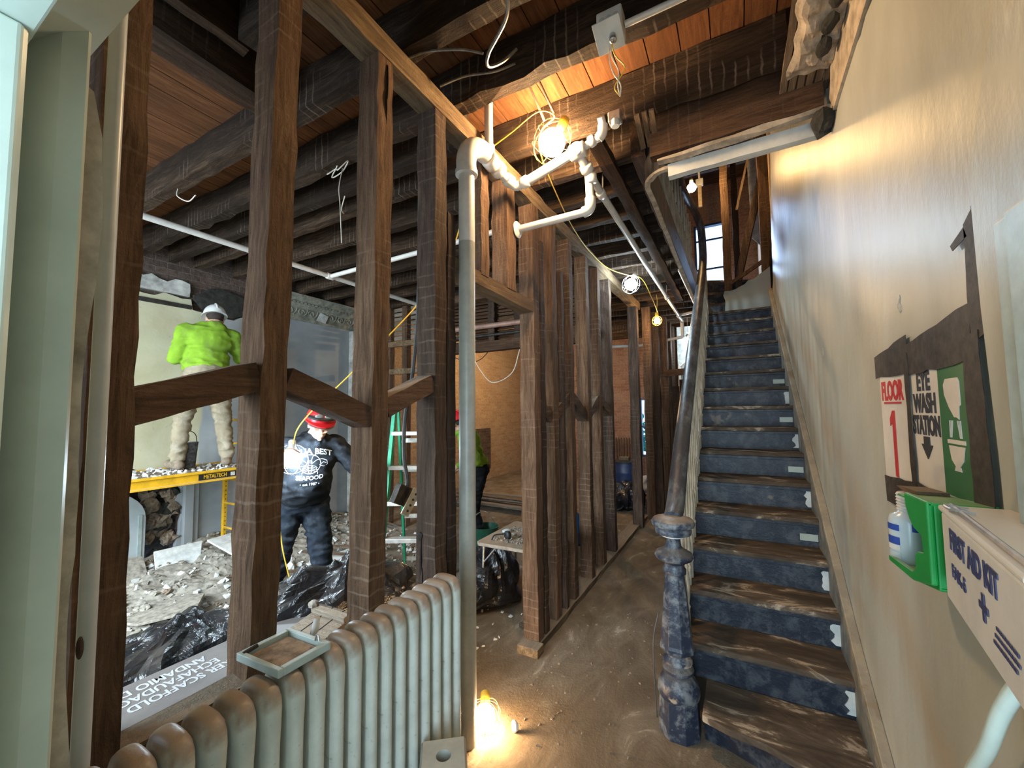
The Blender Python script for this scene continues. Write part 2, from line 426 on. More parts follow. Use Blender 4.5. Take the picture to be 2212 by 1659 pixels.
def text_mesh(txt, size, fr, depth=.0015, bold=.0, align='CENTER', mirror=False, sx=1.0):
    """lettering turned to mesh; fr maps flat (u,v,w) to world; returns MB"""
    cu = bpy.data.curves.new('t', 'FONT'); cu.body = txt; cu.size = size; cu.align_x = align; cu.align_y = 'CENTER'
    cu.extrude = depth; cu.offset = bold; cu.resolution_u = 3
    ob = bpy.data.objects.new('t', cu); COL.objects.link(ob)
    dg = bpy.context.evaluated_depsgraph_get(); me = bpy.data.meshes.new_from_object(ob.evaluated_get(dg))
    mb = MB(); mb.add([fr(v.co.x*sx, v.co.y, v.co.z) for v in me.vertices], [tuple(p.vertices) for p in me.polygons])
    bpy.data.objects.remove(ob); bpy.data.meshes.remove(me); return mb
def N(p, s=1.0, seed=0): return noise.noise(V(p)*s+V((seed, seed*1.7, seed*.3)))

# ================================================================== SETTING
FL = MB(); FL.box(-5.6, .62, -1.5, 10.6, -.06, 0); struct(FL.build('floor', M['floor'], loc=(0, 0, 0)))

def ragged(pts, amp, step=.12, seed=0):
    """add ragged points along the outline, pts = (y,z,rough)"""
    out = []
    n = len(pts)
    for i in range(n):
        a = pts[i]; b = pts[(i+1) % n]
        out.append((a[0], a[1]))
        if a[2]:
            d = math.hypot(b[0]-a[0], b[1]-a[1]); k = max(1, int(d/step))
            for j in range(1, k):
                t = j/k; nx, ny = -(b[1]-a[1])/d, (b[0]-a[0])/d
                o = random.uniform(-1, 1)*amp*a[2]
                out.append((a[0]+(b[0]-a[0])*t+nx*o, a[1]+(b[1]-a[1])*t+ny*o))
    return out
YZ = lambda u, v, w_: V((w_, u, v))
XZ = lambda u, v, w_: V((u, w_, v))
# right wall: plaster coat on masonry
random.seed(3)
pr = ragged([(-1.45, 0, 0), (6.45, 0, 0), (6.35, 3.2, 1), (6.15, 3.35, 1), (6.0, 4.2, 1), (5.5, 4.9, 1), (5.25, 6.3, 0), (2.54, 6.3, 0), (2.54, 3.25, 1), (2.36, 3.09, 1),
             (2.15, 3.12, 1), (1.4, 3.14, 1), (-1.45, 3.14, 0)], .03, .07)
mb = MB(); mb.prism(pr, .465, .50, YZ); struct(mb.build('wall_right', M['plaster_r'], loc=(0, 0, 0), tri=True))
mb = MB(); mb.box(.50, .62, -1.5, 6.3, 0, 7.0); mb.box(.56, .62, 6.3, 10.6, 0, 7.0)
struct(mb.build('wall_right_masonry', M['brick_s'], loc=(0, 0, 0)))
mb = MB(); mb.box(.53, .56, 6.3, 10.5, 3.0, 7.0); struct(mb.build('wall_upper_right', M['brick_w'], loc=(0, 0, 0)))
# rough brown-coat band where the cornice came off
random.seed(5)
bn = ragged([(1.2, 3.14, 0), (2.36, 3.10, 1), (2.42, 3.20, 1), (2.36, 3.32, 1), (1.2, 3.33, 0)], .02, .05)
mb = MB(); mb.prism(bn, .452, .50, YZ); struct(mb.build('trim_1', M['plaster_broken'], loc=(0, 0, 0), tri=True))
# plaster build-out of the doorway on the right
mb = MB(); mb.prism([(.0, 0), (1.12, 0), (1.15, .6), (1.165, 1.2), (1.175, 1.6), (1.195, 1.9), (1.20, 2.18), (1.14, 2.30), (1.06, 2.45), (1.00, 2.7), (1.0, 3.14), (.0, 3.14)], .447, .466, YZ)
struct(mb.build('trim_2', M['plaster_r'], loc=(0, 0, 0), tri=True))
# right door casing
mb = MB(); mb.prism([(1.03, 0), (1.035, 2.02), (.80, 2.02), (.80, 0)], .41, .447, YZ)
mb.box(.395, .43, .82, .965, .002, 2.015); mb.box(.42, .447, .75, .955, 2.365, 2.5)
struct(mb.build('trim_3', M['casing_r'], loc=(0, 0, 0), bevel=.004))

# left wall
random.seed(11)
pl = ragged([(-1.45, 0, 0), (.9, 0, 0), (.9, .95, 1), (1.3, 1.10, 1), (2.0, 1.12, 1), (2.23, 1.0, 1), (2.26, .05, 0), (2.26, 0, 0), (4.6, 0, 0), (4.6, 3.40, 0), (3.05, 3.40, 1), (2.98, 2.95, 1),
             (2.66, 2.86, 1), (2.30, 2.9, 1), (2.28, 3.02, 1), (1.6, 3.03, 1), (-1.45, 3.03, 0)], .035, .08)
mb = MB(); mb.prism(pl, -5.56, -5.50, YZ); struct(mb.build('wall_left', M['plaster_l'], loc=(0, 0, 0), tri=True))
pw = ragged([(-1.45, 3.05, 0), (2.27, 3.05, 1), (2.27, 3.20, 1), (1.2, 3.24, 1), (.2, 3.26, 1), (-1.45, 3.26, 0)], .035, .07)
mb = MB(); mb.prism(pw, -5.56, -5.515, YZ); struct(mb.build('wall_left_frieze', M['plaster_white'], loc=(0, 0, 0), tri=True))
mb = MB(); mb.box(-5.80, -5.56, -1.5, 4.6, 1.12, 3.7); mb.box(-5.80, -5.56, -1.5, .9, 0, 1.12); mb.box(-5.80, -5.56, 2.26, 4.6, 0, 1.12); mb.box(-5.95, -5.75, .8, 2.4, 0, 1.3)
struct(mb.build('wall_left_masonry', M['brick_s'], loc=(0, 0, 0)))
mb = MB(); mb.box(-5.80, -5.5, 4.6, 10.6, 0, 3.7); struct(mb.build('wall_left_rear', M['brick_w'], loc=(0, 0, 0)))
# plaster picture rail strip and pilaster edge
mb = MB(); mb.box(-5.50, -5.47, -1.4, 2.28, 2.90, 2.945); struct(mb.build('trim_4', M['iron'], loc=(0, 0, 0), bevel=.004))
mb = MB(); mb.box(-5.50, -5.44, 2.27, 2.36, 0, 1.12); mb.box(-5.50, -5.465, 2.36, 2.42, 0, 1.12); struct(mb.build('trim_5', M['plaster_l'], loc=(0, 0, 0), bevel=.006))

# rear wall with two window openings
def wall_with_holes(mb, x0, x1, z0, z1, y0, y1, holes):
    xs = sorted({x0, x1, *[h[0] for h in holes], *[h[1] for h in holes]}); zs = sorted({z0, z1, *[h[2] for h in holes], *[h[3] for h in holes]})
    for i in range(len(xs)-1):
        for j in range(len(zs)-1):
            cx, cz = (xs[i]+xs[i+1])/2, (zs[j]+zs[j+1])/2
            if any(h[0] < cx < h[1] and h[2] < cz < h[3] for h in holes): continue
            mb.box(xs[i], xs[i+1], y0, y1, zs[j], zs[j+1])
mb = MB(); wall_with_holes(mb, -5.8, .62, 0, 7.0, 10.5, 10.75, [(-.76, -.10, 4.30, 6.05), (-2.16, -1.74, .50, 1.95)])
struct(mb.build('wall_rear', M['brick_d'], loc=(0, 0, 0)))
mb = MB(); wall_with_holes(mb, -5.8, .62, 0, 3.7, -1.6, -1.45, [(-.55, .45, 0, 2.3), (-4.7, -2.3, .9, 3.1)])
struct(mb.build('wall_front', M['plaster_white'], loc=(0, 0, 0)))
# vestibule wall and doorway the picture is taken from
mb = MB()
mb.prism([(-1.45, .06), (-.80, .06), (-.715, .15), (-.715, .173), (-.725, .178), (-.85, .19), (-1.45, .20)], 0, 3.35, lambda u, v, w_: V((u, v, w_)))
struct(mb.build('wall_vestibule', M['casing_in'], loc=(0, 0, 0), tri=True))
mb = MB()
mb.prism([(-.95, -.2), (-.655, -.2), (-.655, .108), (-.662, .114), (-.85, .12)], 0, 2.12, lambda u, v, w_: V((u, v, w_)))
mb.box(-.95, 1.4-.95, -.2, .120, 2.122, 2.40)
struct(mb.build('trim_6', M['casing'], loc=(0, 0, 0), bevel=.003, tri=True))
mb = MB(); mb.prism([(.10, 2.13), (.195, 2.215), (.205, 2.26), (.205, 3.35), (.10, 3.35)], -.95, .447, YZ)
struct(mb.build('trim_7', M['casing_in'], loc=(0, 0, 0), tri=True))
# broken edge of that wall's plaster
random.seed(21)
pe = [(.174, 0)]
z = 0
while z < 2.12:
    pe.append((.197+.0045*math.sin(z*7.0)+.003*math.sin(z*17)+random.uniform(0, .002), z)); z += .04
pe += [(.19, 2.14), (.174, 2.15)]
mb = MB(); mb.prism(pe, -.80, -.752, YZ); struct(mb.build('trim_8', M['plaster_broken'], loc=(0, 0, 0), tri=True))

# ceiling: floor boards of the storey above, seen from below
mb = MB(); random.seed(2)
x = -5.55
while x < .5:
    wd = random.uniform(.125, .165)
    y0, y1 = -1.45, 10.5
    if x+wd > -.46: y1 = 2.52
    mb.box(x, min(x+wd-.006, .50), y0, y1, 3.62+random.uniform(0, .003), 3.65); x += wd
mb.box(-5.56, .50, -1.45, 2.52, 3.655, 3.69); mb.box(-5.56, -.46, 2.52, 10.5, 3.655, 3.69)
struct(mb.build('ceiling', W['boards'], loc=(0, 0, 0)))
mb = MB(); mb.box(-3.1, .62, -1.5, 10.6, 7.0, 7.1); struct(mb.build('ceiling_upper', W['beam_x'], loc=(0, 0, 0)))
mb = MB(); mb.box(-3.2, -3.1, -1.5, 10.6, 3.69, 7.1); struct(mb.build('wall_added_upper_left', M['plaster_white'], loc=(0, 0, 0)))  # unseen wall added to stop sky light leaking into the upper storey
mb = MB(); mb.box(-3.2, .62, -1.6, -1.5, 3.69, 7.1); struct(mb.build('wall_added_upper_front', M['plaster_white'], loc=(0, 0, 0)))  # also added out of view, closes the upper storey against outside light

# windows
def window(n, x0, x1, z0, z1, rows, vert):
    fr = MB(); t = .05
    for (a, b, c, d) in ((x0, x0+t, z0, z1), (x1-t, x1, z0, z1), (x0+t, x1-t, z0, z0+t), (x0+t, x1-t, z1-t, z1)): fr.box(a, b, 10.50, 10.62, c, d)
    o = struct(fr.build('window_%d' % n, M['blue'], bevel=.004))
    g = MB(); g.box(x0+t, x1-t, 10.56, 10.566, z0+t, z1-t)
    m = bpy.data.materials.get('window_glass')
    if not m:
        m = bpy.data.materials.new('window_glass'); m.use_nodes = True; b = m.node_tree.nodes['Principled BSDF']
        b.inputs['Roughness'].default_value = .15; b.inputs['Transmission Weight'].default_value = 1; b.inputs['IOR'].default_value = 1.02; b.inputs['Base Color'].default_value = (.9, .95, 1, 1)
    p = g.build('glass_pane', m, o)
    mu = MB()
    for r in rows: mu.box(x0+t, x1-t, 10.545, 10.585, r-.018, r+.018)
    for q in vert: mu.box(q-.012, q+.012, 10.545, 10.585, z0+t, z1-t)
    mu.build('glazing_bar', M['blue'], o)
window(1, -.76, -.10, 4.30, 6.05, (5.68, 4.98, 4.55), (-.62,))
window(2, -2.16, -1.74, .50, 1.95, (1.25,), ())
def foliage(name, label, c, rr, n, seed):
    random.seed(seed); mb = MB()
    for i in range(n):
        p = V(c)+V((random.gauss(0, 1)*rr[0], random.gauss(0, .5)*rr[1], random.gauss(0, .6)*rr[2]))
        a = V((random.gauss(0, 1), random.gauss(0, 1), random.gauss(0, 1))).normalized()*.09; b = a.orthogonal().normalized()*.05
        mb.add([p-a, p+b, p+a, p-b], [(0, 1, 2, 3)])
    mb.tube([(c[0], c[1], 0), (c[0]+.1, c[1], c[2]*.6), (c[0], c[1], c[2])], .06, 6)
    tag(mb.build(name, plain(name+'_leaf', (.02, .20, .14), .6, .3)), label, 'shrub')
foliage('garden_tree', 'green leafy tree top seen through the upper rear window', (-.5, 12.6, 4.3), (.55, .4, .38), 900, 31)
foliage('garden_shrub', 'green leafy shrub seen through the narrow lower rear window', (-2.0, 12.4, .8), (.5, .4, .5), 600, 32)

# ================================================================== JOISTS AND FRAME
random.seed(8)
JZ = 3.38
ORD = ['first', 'second', 'third', 'fourth', 'fifth', 'sixth', 'seventh', 'eighth', 'ninth', 'tenth', 'eleventh', 'twelfth', 'thirteenth', 'fourteenth', 'fifteenth', 'sixteenth', 'seventeenth', 'eighteenth', 'nineteenth', 'twentieth', 'twenty-first', 'twenty-second', 'twenty-third', 'twenty-fourth']
js = []
def joist(x0, x1, y, label, mat='joist', w_=.075, z0=JZ, z1=3.615, group='ceiling joists', n=None, jit=.006):
    mb = MB(); mb.beam((x0, y, (z0+z1)/2), (x1, y, (z0+z1)/2), w_, z1-z0, jit=jit)
    return tag(mb.build('ceiling_joist', W[mat]), label, 'joist', group)
joist(-1.90, .44, .55, 'rough dark joist nearest the doorway, above the white door casing', w_=.08)
joist(-1.90, .44, .97, 'rough dark joist above the splintered top of the broad left post', w_=.08)
joist(-5.45, .44, 1.38, 'heavy dark joist the long trimmer ends against, high above the broad left post', w_=.085)
joist(-5.45, .20, 1.78, 'rough-edged joist carrying the square white junction box', w_=.085, jit=.010)
joist(-5.45, -1.46, 2.06, 'dark joist of the front room just behind the post with the split top')
joist(-5.45, .28, 2.31, 'brown joist with pale lath marks directly behind the glaring cage lamp', w_=.08)
joist(-5.45, -.50, 2.72, 'lath-marked joist just beyond the stairwell header')
y = 3.13; i = 1
while y < 10.2:
    joist(-5.45, -.55, y, 'dark ceiling joist, %s in line beyond the stairwell header' % ORD[i]); y += .42; i += 1
def ybeam(name, label, cat, x, y0, y1, z0, z1, w_, mat='beam_y', group=None, jit=.006):
    mb = MB(); mb.beam((x, y0, (z0+z1)/2), (x, y1, (z0+z1)/2), w_, z1-z0, jit=jit)
    return tag(mb.build(name, W[mat]), label, cat, group)
ybeam('trimmer_beam', 'thick brown trimmer running back from the doorway to the heavy joist, lower of the pair', 'beam', -2.22, -1.4, 1.335, 3.37, 3.61, .16)
ybeam('trimmer_beam', 'thinner board beside the thick trimmer, nearer the broad left post', 'beam', -1.97, -1.4, 1.0, 3.40, 3.60, .055)
ybeam('top_plate', 'long golden-brown top plate over the stripped stud partition', 'beam', -1.355, -1.3, 6.6, 3.265, 3.375, .115, 'plate', jit=.005)
ybeam('ceiling_batten', 'dark plank nailed under the joists between the long white pipe and the stairwell', 'plank', -.70, 2.36, 6.6, 3.325, 3.375, .09)
ybeam('well_trimmer', 'dark double trimmer along the left edge of the stairwell', 'beam', -.50, 2.62, 6.9, 3.32, 3.61, .09)
mb = MB(); mb.beam((-.40, 2.50, 3.40), (.44, 2.50, 3.40), .075, .40, jit=.006)
hd = tag(mb.build('well_header', W['beam_x']), 'broad brown header beam across the near end of the stairwell', 'beam')
mb = MB(); mb.beam((-.31, 2.56, 3.128), (.44, 2.57, 3.142), .05, .075, jit=.002); 
tag(mb.build('header_trim_board', M['white_paint']), 'white-painted strip along the underside of the stairwell header', 'trim board')
mb = MB(); mb.beam((-.36, 2.485, 3.168), (.44, 2.485, 3.188), .045, .022, jit=.008); tag(mb.build('broken_plaster_edge', M['plaster_broken']), 'ragged broken plaster line along the top of the white header strip', 'plaster')
# stairwell fascia with rounded near corner
def fascia():
    t = thing('stairwell_fascia', 'curved blackened fascia board lining the left side of the stairwell', 'fascia', (-.44, 4.5, 3.2))
    path = [(-.30, 2.60)]
    cx, cy, r = -.30, 2.76, .15
    for k in range(9):
        a = math.radians(270-k*90/8); path.append((cx+r*math.cos(a), cy+r*math.sin(a)))
    for y in [3+.35*i for i in range(12)]: path.append((-.45, y))
    def band(z0, z1, th, mat, nm, seed):
        random.seed(seed); mb = MB(); rs = []
        for i, (x, y) in enumerate(path):
            a = V(path[max(0, i-1)]); b = V(path[min(len(path)-1, i+1)]); d = (b-a).normalized(); nn = V((d.y, -d.x))
            o = V((x, y)); q = o-nn*th; jj = random.uniform(-.008, .008)
            rs.append([V((o.x, o.y, z0+jj)), V((q.x, q.y, z0+jj)), V((q.x, q.y, z1)), V((o.x, o.y, z1))])
        mb.rings(rs); return mb.build(nm, mat, t, bevel=0)
    band(3.18, 3.44, .03, M['fascia'], 'lower_band', 1)
    band(3.44, 3.72, .025, M['plaster_white'], 'upper_band', 2)
    band(3.168, 3.186, .034, M['plaster_broken'], 'torn_plaster_edge', 3)
fascia()

# partition studs (one thing each)
random.seed(12)
def stud(y, z0, z1, label, w_=.09, d=.12, x=-1.36, jit=.004, mat='stud', group='partition studs', lean=0, name='wall_stud', dy=0):
    mb = MB(); mb.beam((x, y+dy, z0), (x+lean, y, z1), w_, d, up=(1, 0, 0), jit=jit, n=int((z1-z0)/.10)+1)
    return tag(mb.build(name, W[mat]), label, 'wall stud', group)
stud(.385, .02, 3.265, 'leftmost dark stud, close behind the pale riser pipe', w_=.09)
stud(.802, .02, 3.30, 'broad brown post at left, between the green-shirted worker and the red helmet', w_=.082, d=.12, dy=-.06)
stud(1.238, .02, 3.265, 'brown post second from the left, with a long split near its top', w_=.086, dy=-.04)
stud(1.615, .02, 3.265, 'thick scarred post left of the grey standpipe, knot hole low down', w_=.088, mat='stud_dark')
def stud_mark(o, c, r, nm, seed=1):
    mb = MB(); mb.ball(c, r, 12, 9, f=lambda p: p*(1+.3*N(p, 1.5/max(r), seed))); mb.build(nm, M['gapblack'], o)
M['gapblack'] = plain('black_crack', (.012, .009, .007), .95, .3)
_p3 = [o for o in COL.objects if o.name.startswith('wall_stud') and 'knot hole' in o.get('label', '')][0]
stud_mark(_p3, (-1.395, 1.571, 1.085), (.016, .006, .022), 'knot_hole')
stud_mark(_p3, (-1.388, 1.571, .98), (.004, .005, .09), 'crack', 2)
stud_mark(_p3, (-1.378, 1.571, .88), (.003, .005, .05), 'crack', 3)
_p2 = [o for o in COL.objects if o.name.startswith('wall_stud') and 'long split' in o.get('label', '')][0]
stud_mark(_p2, (-1.30, 1.245, 3.16), (.005, .004, .08), 'split', 4)
stud_mark(_p2, (-1.30, 1.238, 3.03), (.005, .003, .09), 'split', 5)
stud(1.705, .02, 2.75, 'darker stud sistered to the right side of the scarred post', w_=.06, mat='stud_dark')
stud(2.04, 2.51, 3.265, 'short cripple stud above the opening, directly right of the grey standpipe', w_=.09)
stud(2.37, 2.51, 3.265, 'short broad cripple stud above the opening behind the round pipe escutcheon', w_=.115)
stud(2.75, .05, 3.265, 'orange-lit end stud standing free at the right of the opening', w_=.10)
stud(2.865, .05, 3.02, 'darker jack stud fixed behind the orange-lit end stud', w_=.06, mat='stud_dark')
for k, (yy, mm) in enumerate(((3.10, 'stud'), (3.49, 'stud'), (3.97, 'stud'), (4.37, 'stud'), (4.83, 'stud_dark'))):
    stud(yy, .05, 3.265, '%s stud of the tight hallway row, counted from the orange-lit end stud' % ORD[k], w_=.095, mat=mm)
stud(3.28, .05, 2.9, 'thin dark stud between the first and second studs of the hallway row', w_=.05, mat='stud_dark')
mb = MB(); mb.beam((-1.36, 1.74, 2.485), (-1.36, 2.70, 2.465), .115, .085, jit=.004); tag(mb.build('opening_header', W['plate']), 'flat timber header over the opening, meeting the orange-lit stud', 'beam')
def brace(y0, z0, y1, z1, label, h=.12, x=-1.36, w_=.11):
    mb = MB(); mb.beam((x, y0, z0), (x, y1, z1), w_, h, jit=.003); tag(mb.build('diagonal_brace', W['plate' if y0 > 3 else 'beam_y']), label, 'brace', 'diagonal braces between studs')
W['beam_y2'] = wood('brace_wood', 1, (.05, .03, .02), (.13, .075, .048), (.24, .15, .10), dust=.4)
def brace(y0, z0, y1, z1, label, h=.12, x=-1.36, w_=.10):
    mb = MB(); mb.beam((x, y0, z0), (x, y1, z1), w_, h, jit=.003, n=5); tag(mb.build('diagonal_brace', W['beam_y2']), label, 'brace', 'diagonal braces between studs')
brace(.415, 1.712, .735, 1.815, 'diagonal brace rising right across the legs of the green-shirted worker', h=.092)
brace(.83, 1.813, 1.185, 1.672, 'diagonal brace sloping down right above the red helmet', h=.082)
brace(1.265, 1.712, 1.575, 1.836, 'diagonal brace rising to the scarred post beside the ladder', h=.082)
zz = [(2.82, 1.735, 3.03, 1.64), (3.15, 1.66, 3.45, 1.80), (3.54, 1.81, 3.92, 1.62), (4.02, 1.64, 4.32, 1.80), (4.42, 1.80, 4.78, 1.66)]
for k, q in enumerate(zz): brace(*q, '%s zigzag brace of the hallway stud row, counted from the near end' % ORD[k], h=.09)
# sole plates, ledge under the window-like opening
ybeam('sole_plate', 'dusty floor plate under the hallway stud row', 'timber', -1.36, 2.66, 6.6, 0.0, .05, .15, 'plate')
mb = MB(); mb.box(-1.42, -1.26, 2.60, 2.70, .0, .06); tag(mb.build('timber_block', W['plate'], bevel=.004), 'small wooden block on the floor at the foot of the orange-lit stud', 'block')
ybeam('ledge_rail', 'horizontal brown timber rail crossing the partition above the radiator at left', 'timber', -1.345, .43, .76, .83, .905, .085, 'plate')
ybeam('ledge_rail', 'splintered dark lath lying under the timber rail behind the radiator', 'timber', -1.275, .25, .70, .78, .81, .04, 'beam_y')
# loose posts and framing farther down the hall
def post(x, y, w_, d, z0, z1, label, mat='stud_dark', name='wall_post'):
    mb = MB(); mb.beam((x, y, z0), (x, y, z1), w_, d, up=(1, 0, 0), jit=.006, n=20); return tag(mb.build(name, W[mat]), label, 'post')
post(-1.31, 6.10, .13, .13, 0, 3.20, 'dark post standing free beyond the hallway stud row')
for k, (x, y, w_, mt) in enumerate(((-1.22, 6.65, .11, 'stud'), (-1.16, 7.05, .10, 'stud_dark'), (-1.10, 7.55, .13, 'stud'), (-1.10, 8.05, .12, 'stud_dark'), (-1.10, 8.5, .10, 'stud_dark'), (-1.10, 8.95, .10, 'stud_dark'), (-1.10, 9.5, .10, 'stud'))):
    post(x, y, w_, .12, 0, 3.30, '%s far post of the rear hall framing, counted from the free-standing one' % ORD[k], mt)
mb = MB(); mb.beam((-1.1, 7.5, 2.30), (-.38, 7.3, 2.32), .07, .11, jit=.003); tag(mb.build('cross_beam', W['beam_x']), 'short horizontal timber reaching from the far posts to the stair rail', 'beam')
mb = MB()
for k in range(5): mb.box(-1.05+.13*k, -.925+.13*k, 8.02, 8.05, 0, 2.1+.12*(k % 3))
tag(mb.build('plank_screen', W['stud_dark']), 'brown vertical plank screen under the far end of the stairs', 'screen')
mb = MB(); mb.box(-1.0, -.36, 8.6, 8.65, 0, 3.3); tag(mb.build('plaster_board', M['plaster_white']), 'pale plaster panel at the back of the hall beneath the cool lamp', 'panel')

# rear wall frame of the front room (stripped double doorway)
def bx(name, label, cat, x0, x1, y0, y1, z0, z1, mat, group=None, bev=.003):
    mb = MB(); mb.box(x0, x1, y0, y1, z0, z1); return tag(mb.build(name, mat, bevel=bev), label, cat, group)
fx = [(-5.46, .11, 'reddish-brown door jamb in the far left corner of the front room', 'plate'), (-5.08, .07, 'narrow upright of the rear frame just right of the far corner jamb', 'stud_dark'),
      (-4.72, .10, 'upright of the rear frame left of the stepladder', 'stud'), (-4.38, .10, 'upright of the rear frame behind the stepladder', 'stud'),
      (-4.02, .09, 'upright of the rear frame behind the hanging switch box', 'stud_dark'), (-3.78, .09, 'left jamb upright of the wide opening to the brick room', 'stud_dark')]
for x, w_, lb, mt in fx:
    mb = MB(); mb.beam((x, 4.62, 0), (x, 4.62, 3.3), .09, w_, up=(1, 0, 0), jit=.004, n=14); tag(mb.build('frame_upright', W[mt]), lb, 'post', 'uprights of the rear frame')
for z, lb in ((2.30, 'lower cross rail of the rear frame by the ladder'), (2.72, 'upper cross rail of the rear frame by the ladder')):
    mb = MB(); mb.beam((-5.3, 4.57, z), (-4.1, 4.57, z), .05, .08, jit=.003); tag(mb.build('frame_rail', W['plate']), lb, 'rail')
mb = MB()
for k in range(7): mb.box(-5.3, -4.0, 4.655, 4.67, 2.80+.075*k, 2.855+.075*k)
tag(mb.build('lath_infill', W['crate']), 'grey horizontal boards filling the rear frame near the ceiling', 'boards')
mb = MB(); mb.beam((-3.85, 4.64, 2.56), (-1.45, 4.64, 2.56), .12, .13, jit=.004); tag(mb.build('opening_header', W['beam_x']), 'dark header over the wide opening to the brick room', 'beam')
mb = MB(); mb.beam((-3.85, 4.60, 3.25), (-1.45, 4.60, 3.25), .12, .10, jit=.004); tag(mb.build('opening_top_plate', W['beam_x']), 'dark top timber of the rear frame, just under the joists', 'beam')
for k, x in enumerate((-3.3, -2.85, -2.45, -2.0)):
    post(x, 4.64, .08, .10, 2.62, 3.2, '%s short upright above the wide opening, counted from its left end' % ORD[k])
random.seed(4); mb = MB()
for k in range(12): mb.box(-3.8, -1.5, 4.70, 4.708, 2.64+.048*k, 2.67+.048*k)
tag(mb.build('lath_infill', W['beam_x']), 'dark horizontal laths above the wide opening to the brick room', 'laths')
def pipe(name, label, pts, r, mat, cat='pipe', smooth=0, seg=12, group=None):
    mb = MB(); mb.tube(pts, r, seg, smooth); return tag(mb.build(name, mat, smooth=True), label, cat, group)
M['copper'] = plain('pinkish_copper_pipe', (.34, .20, .15), .45, .15, 12, metal=.2)
pipe('heating_pipe', 'thick pinkish pipe running along the header of the wide opening', [(-3.84, 4.548, 2.82), (-1.9, 4.548, 2.82)], .035, M['copper'])
pipe('heating_pipe', 'thin dark pipe below the pinkish pipe on the wide opening header', [(-3.84, 4.572, 2.70), (-1.9, 4.572, 2.70)], .018, M['iron'])

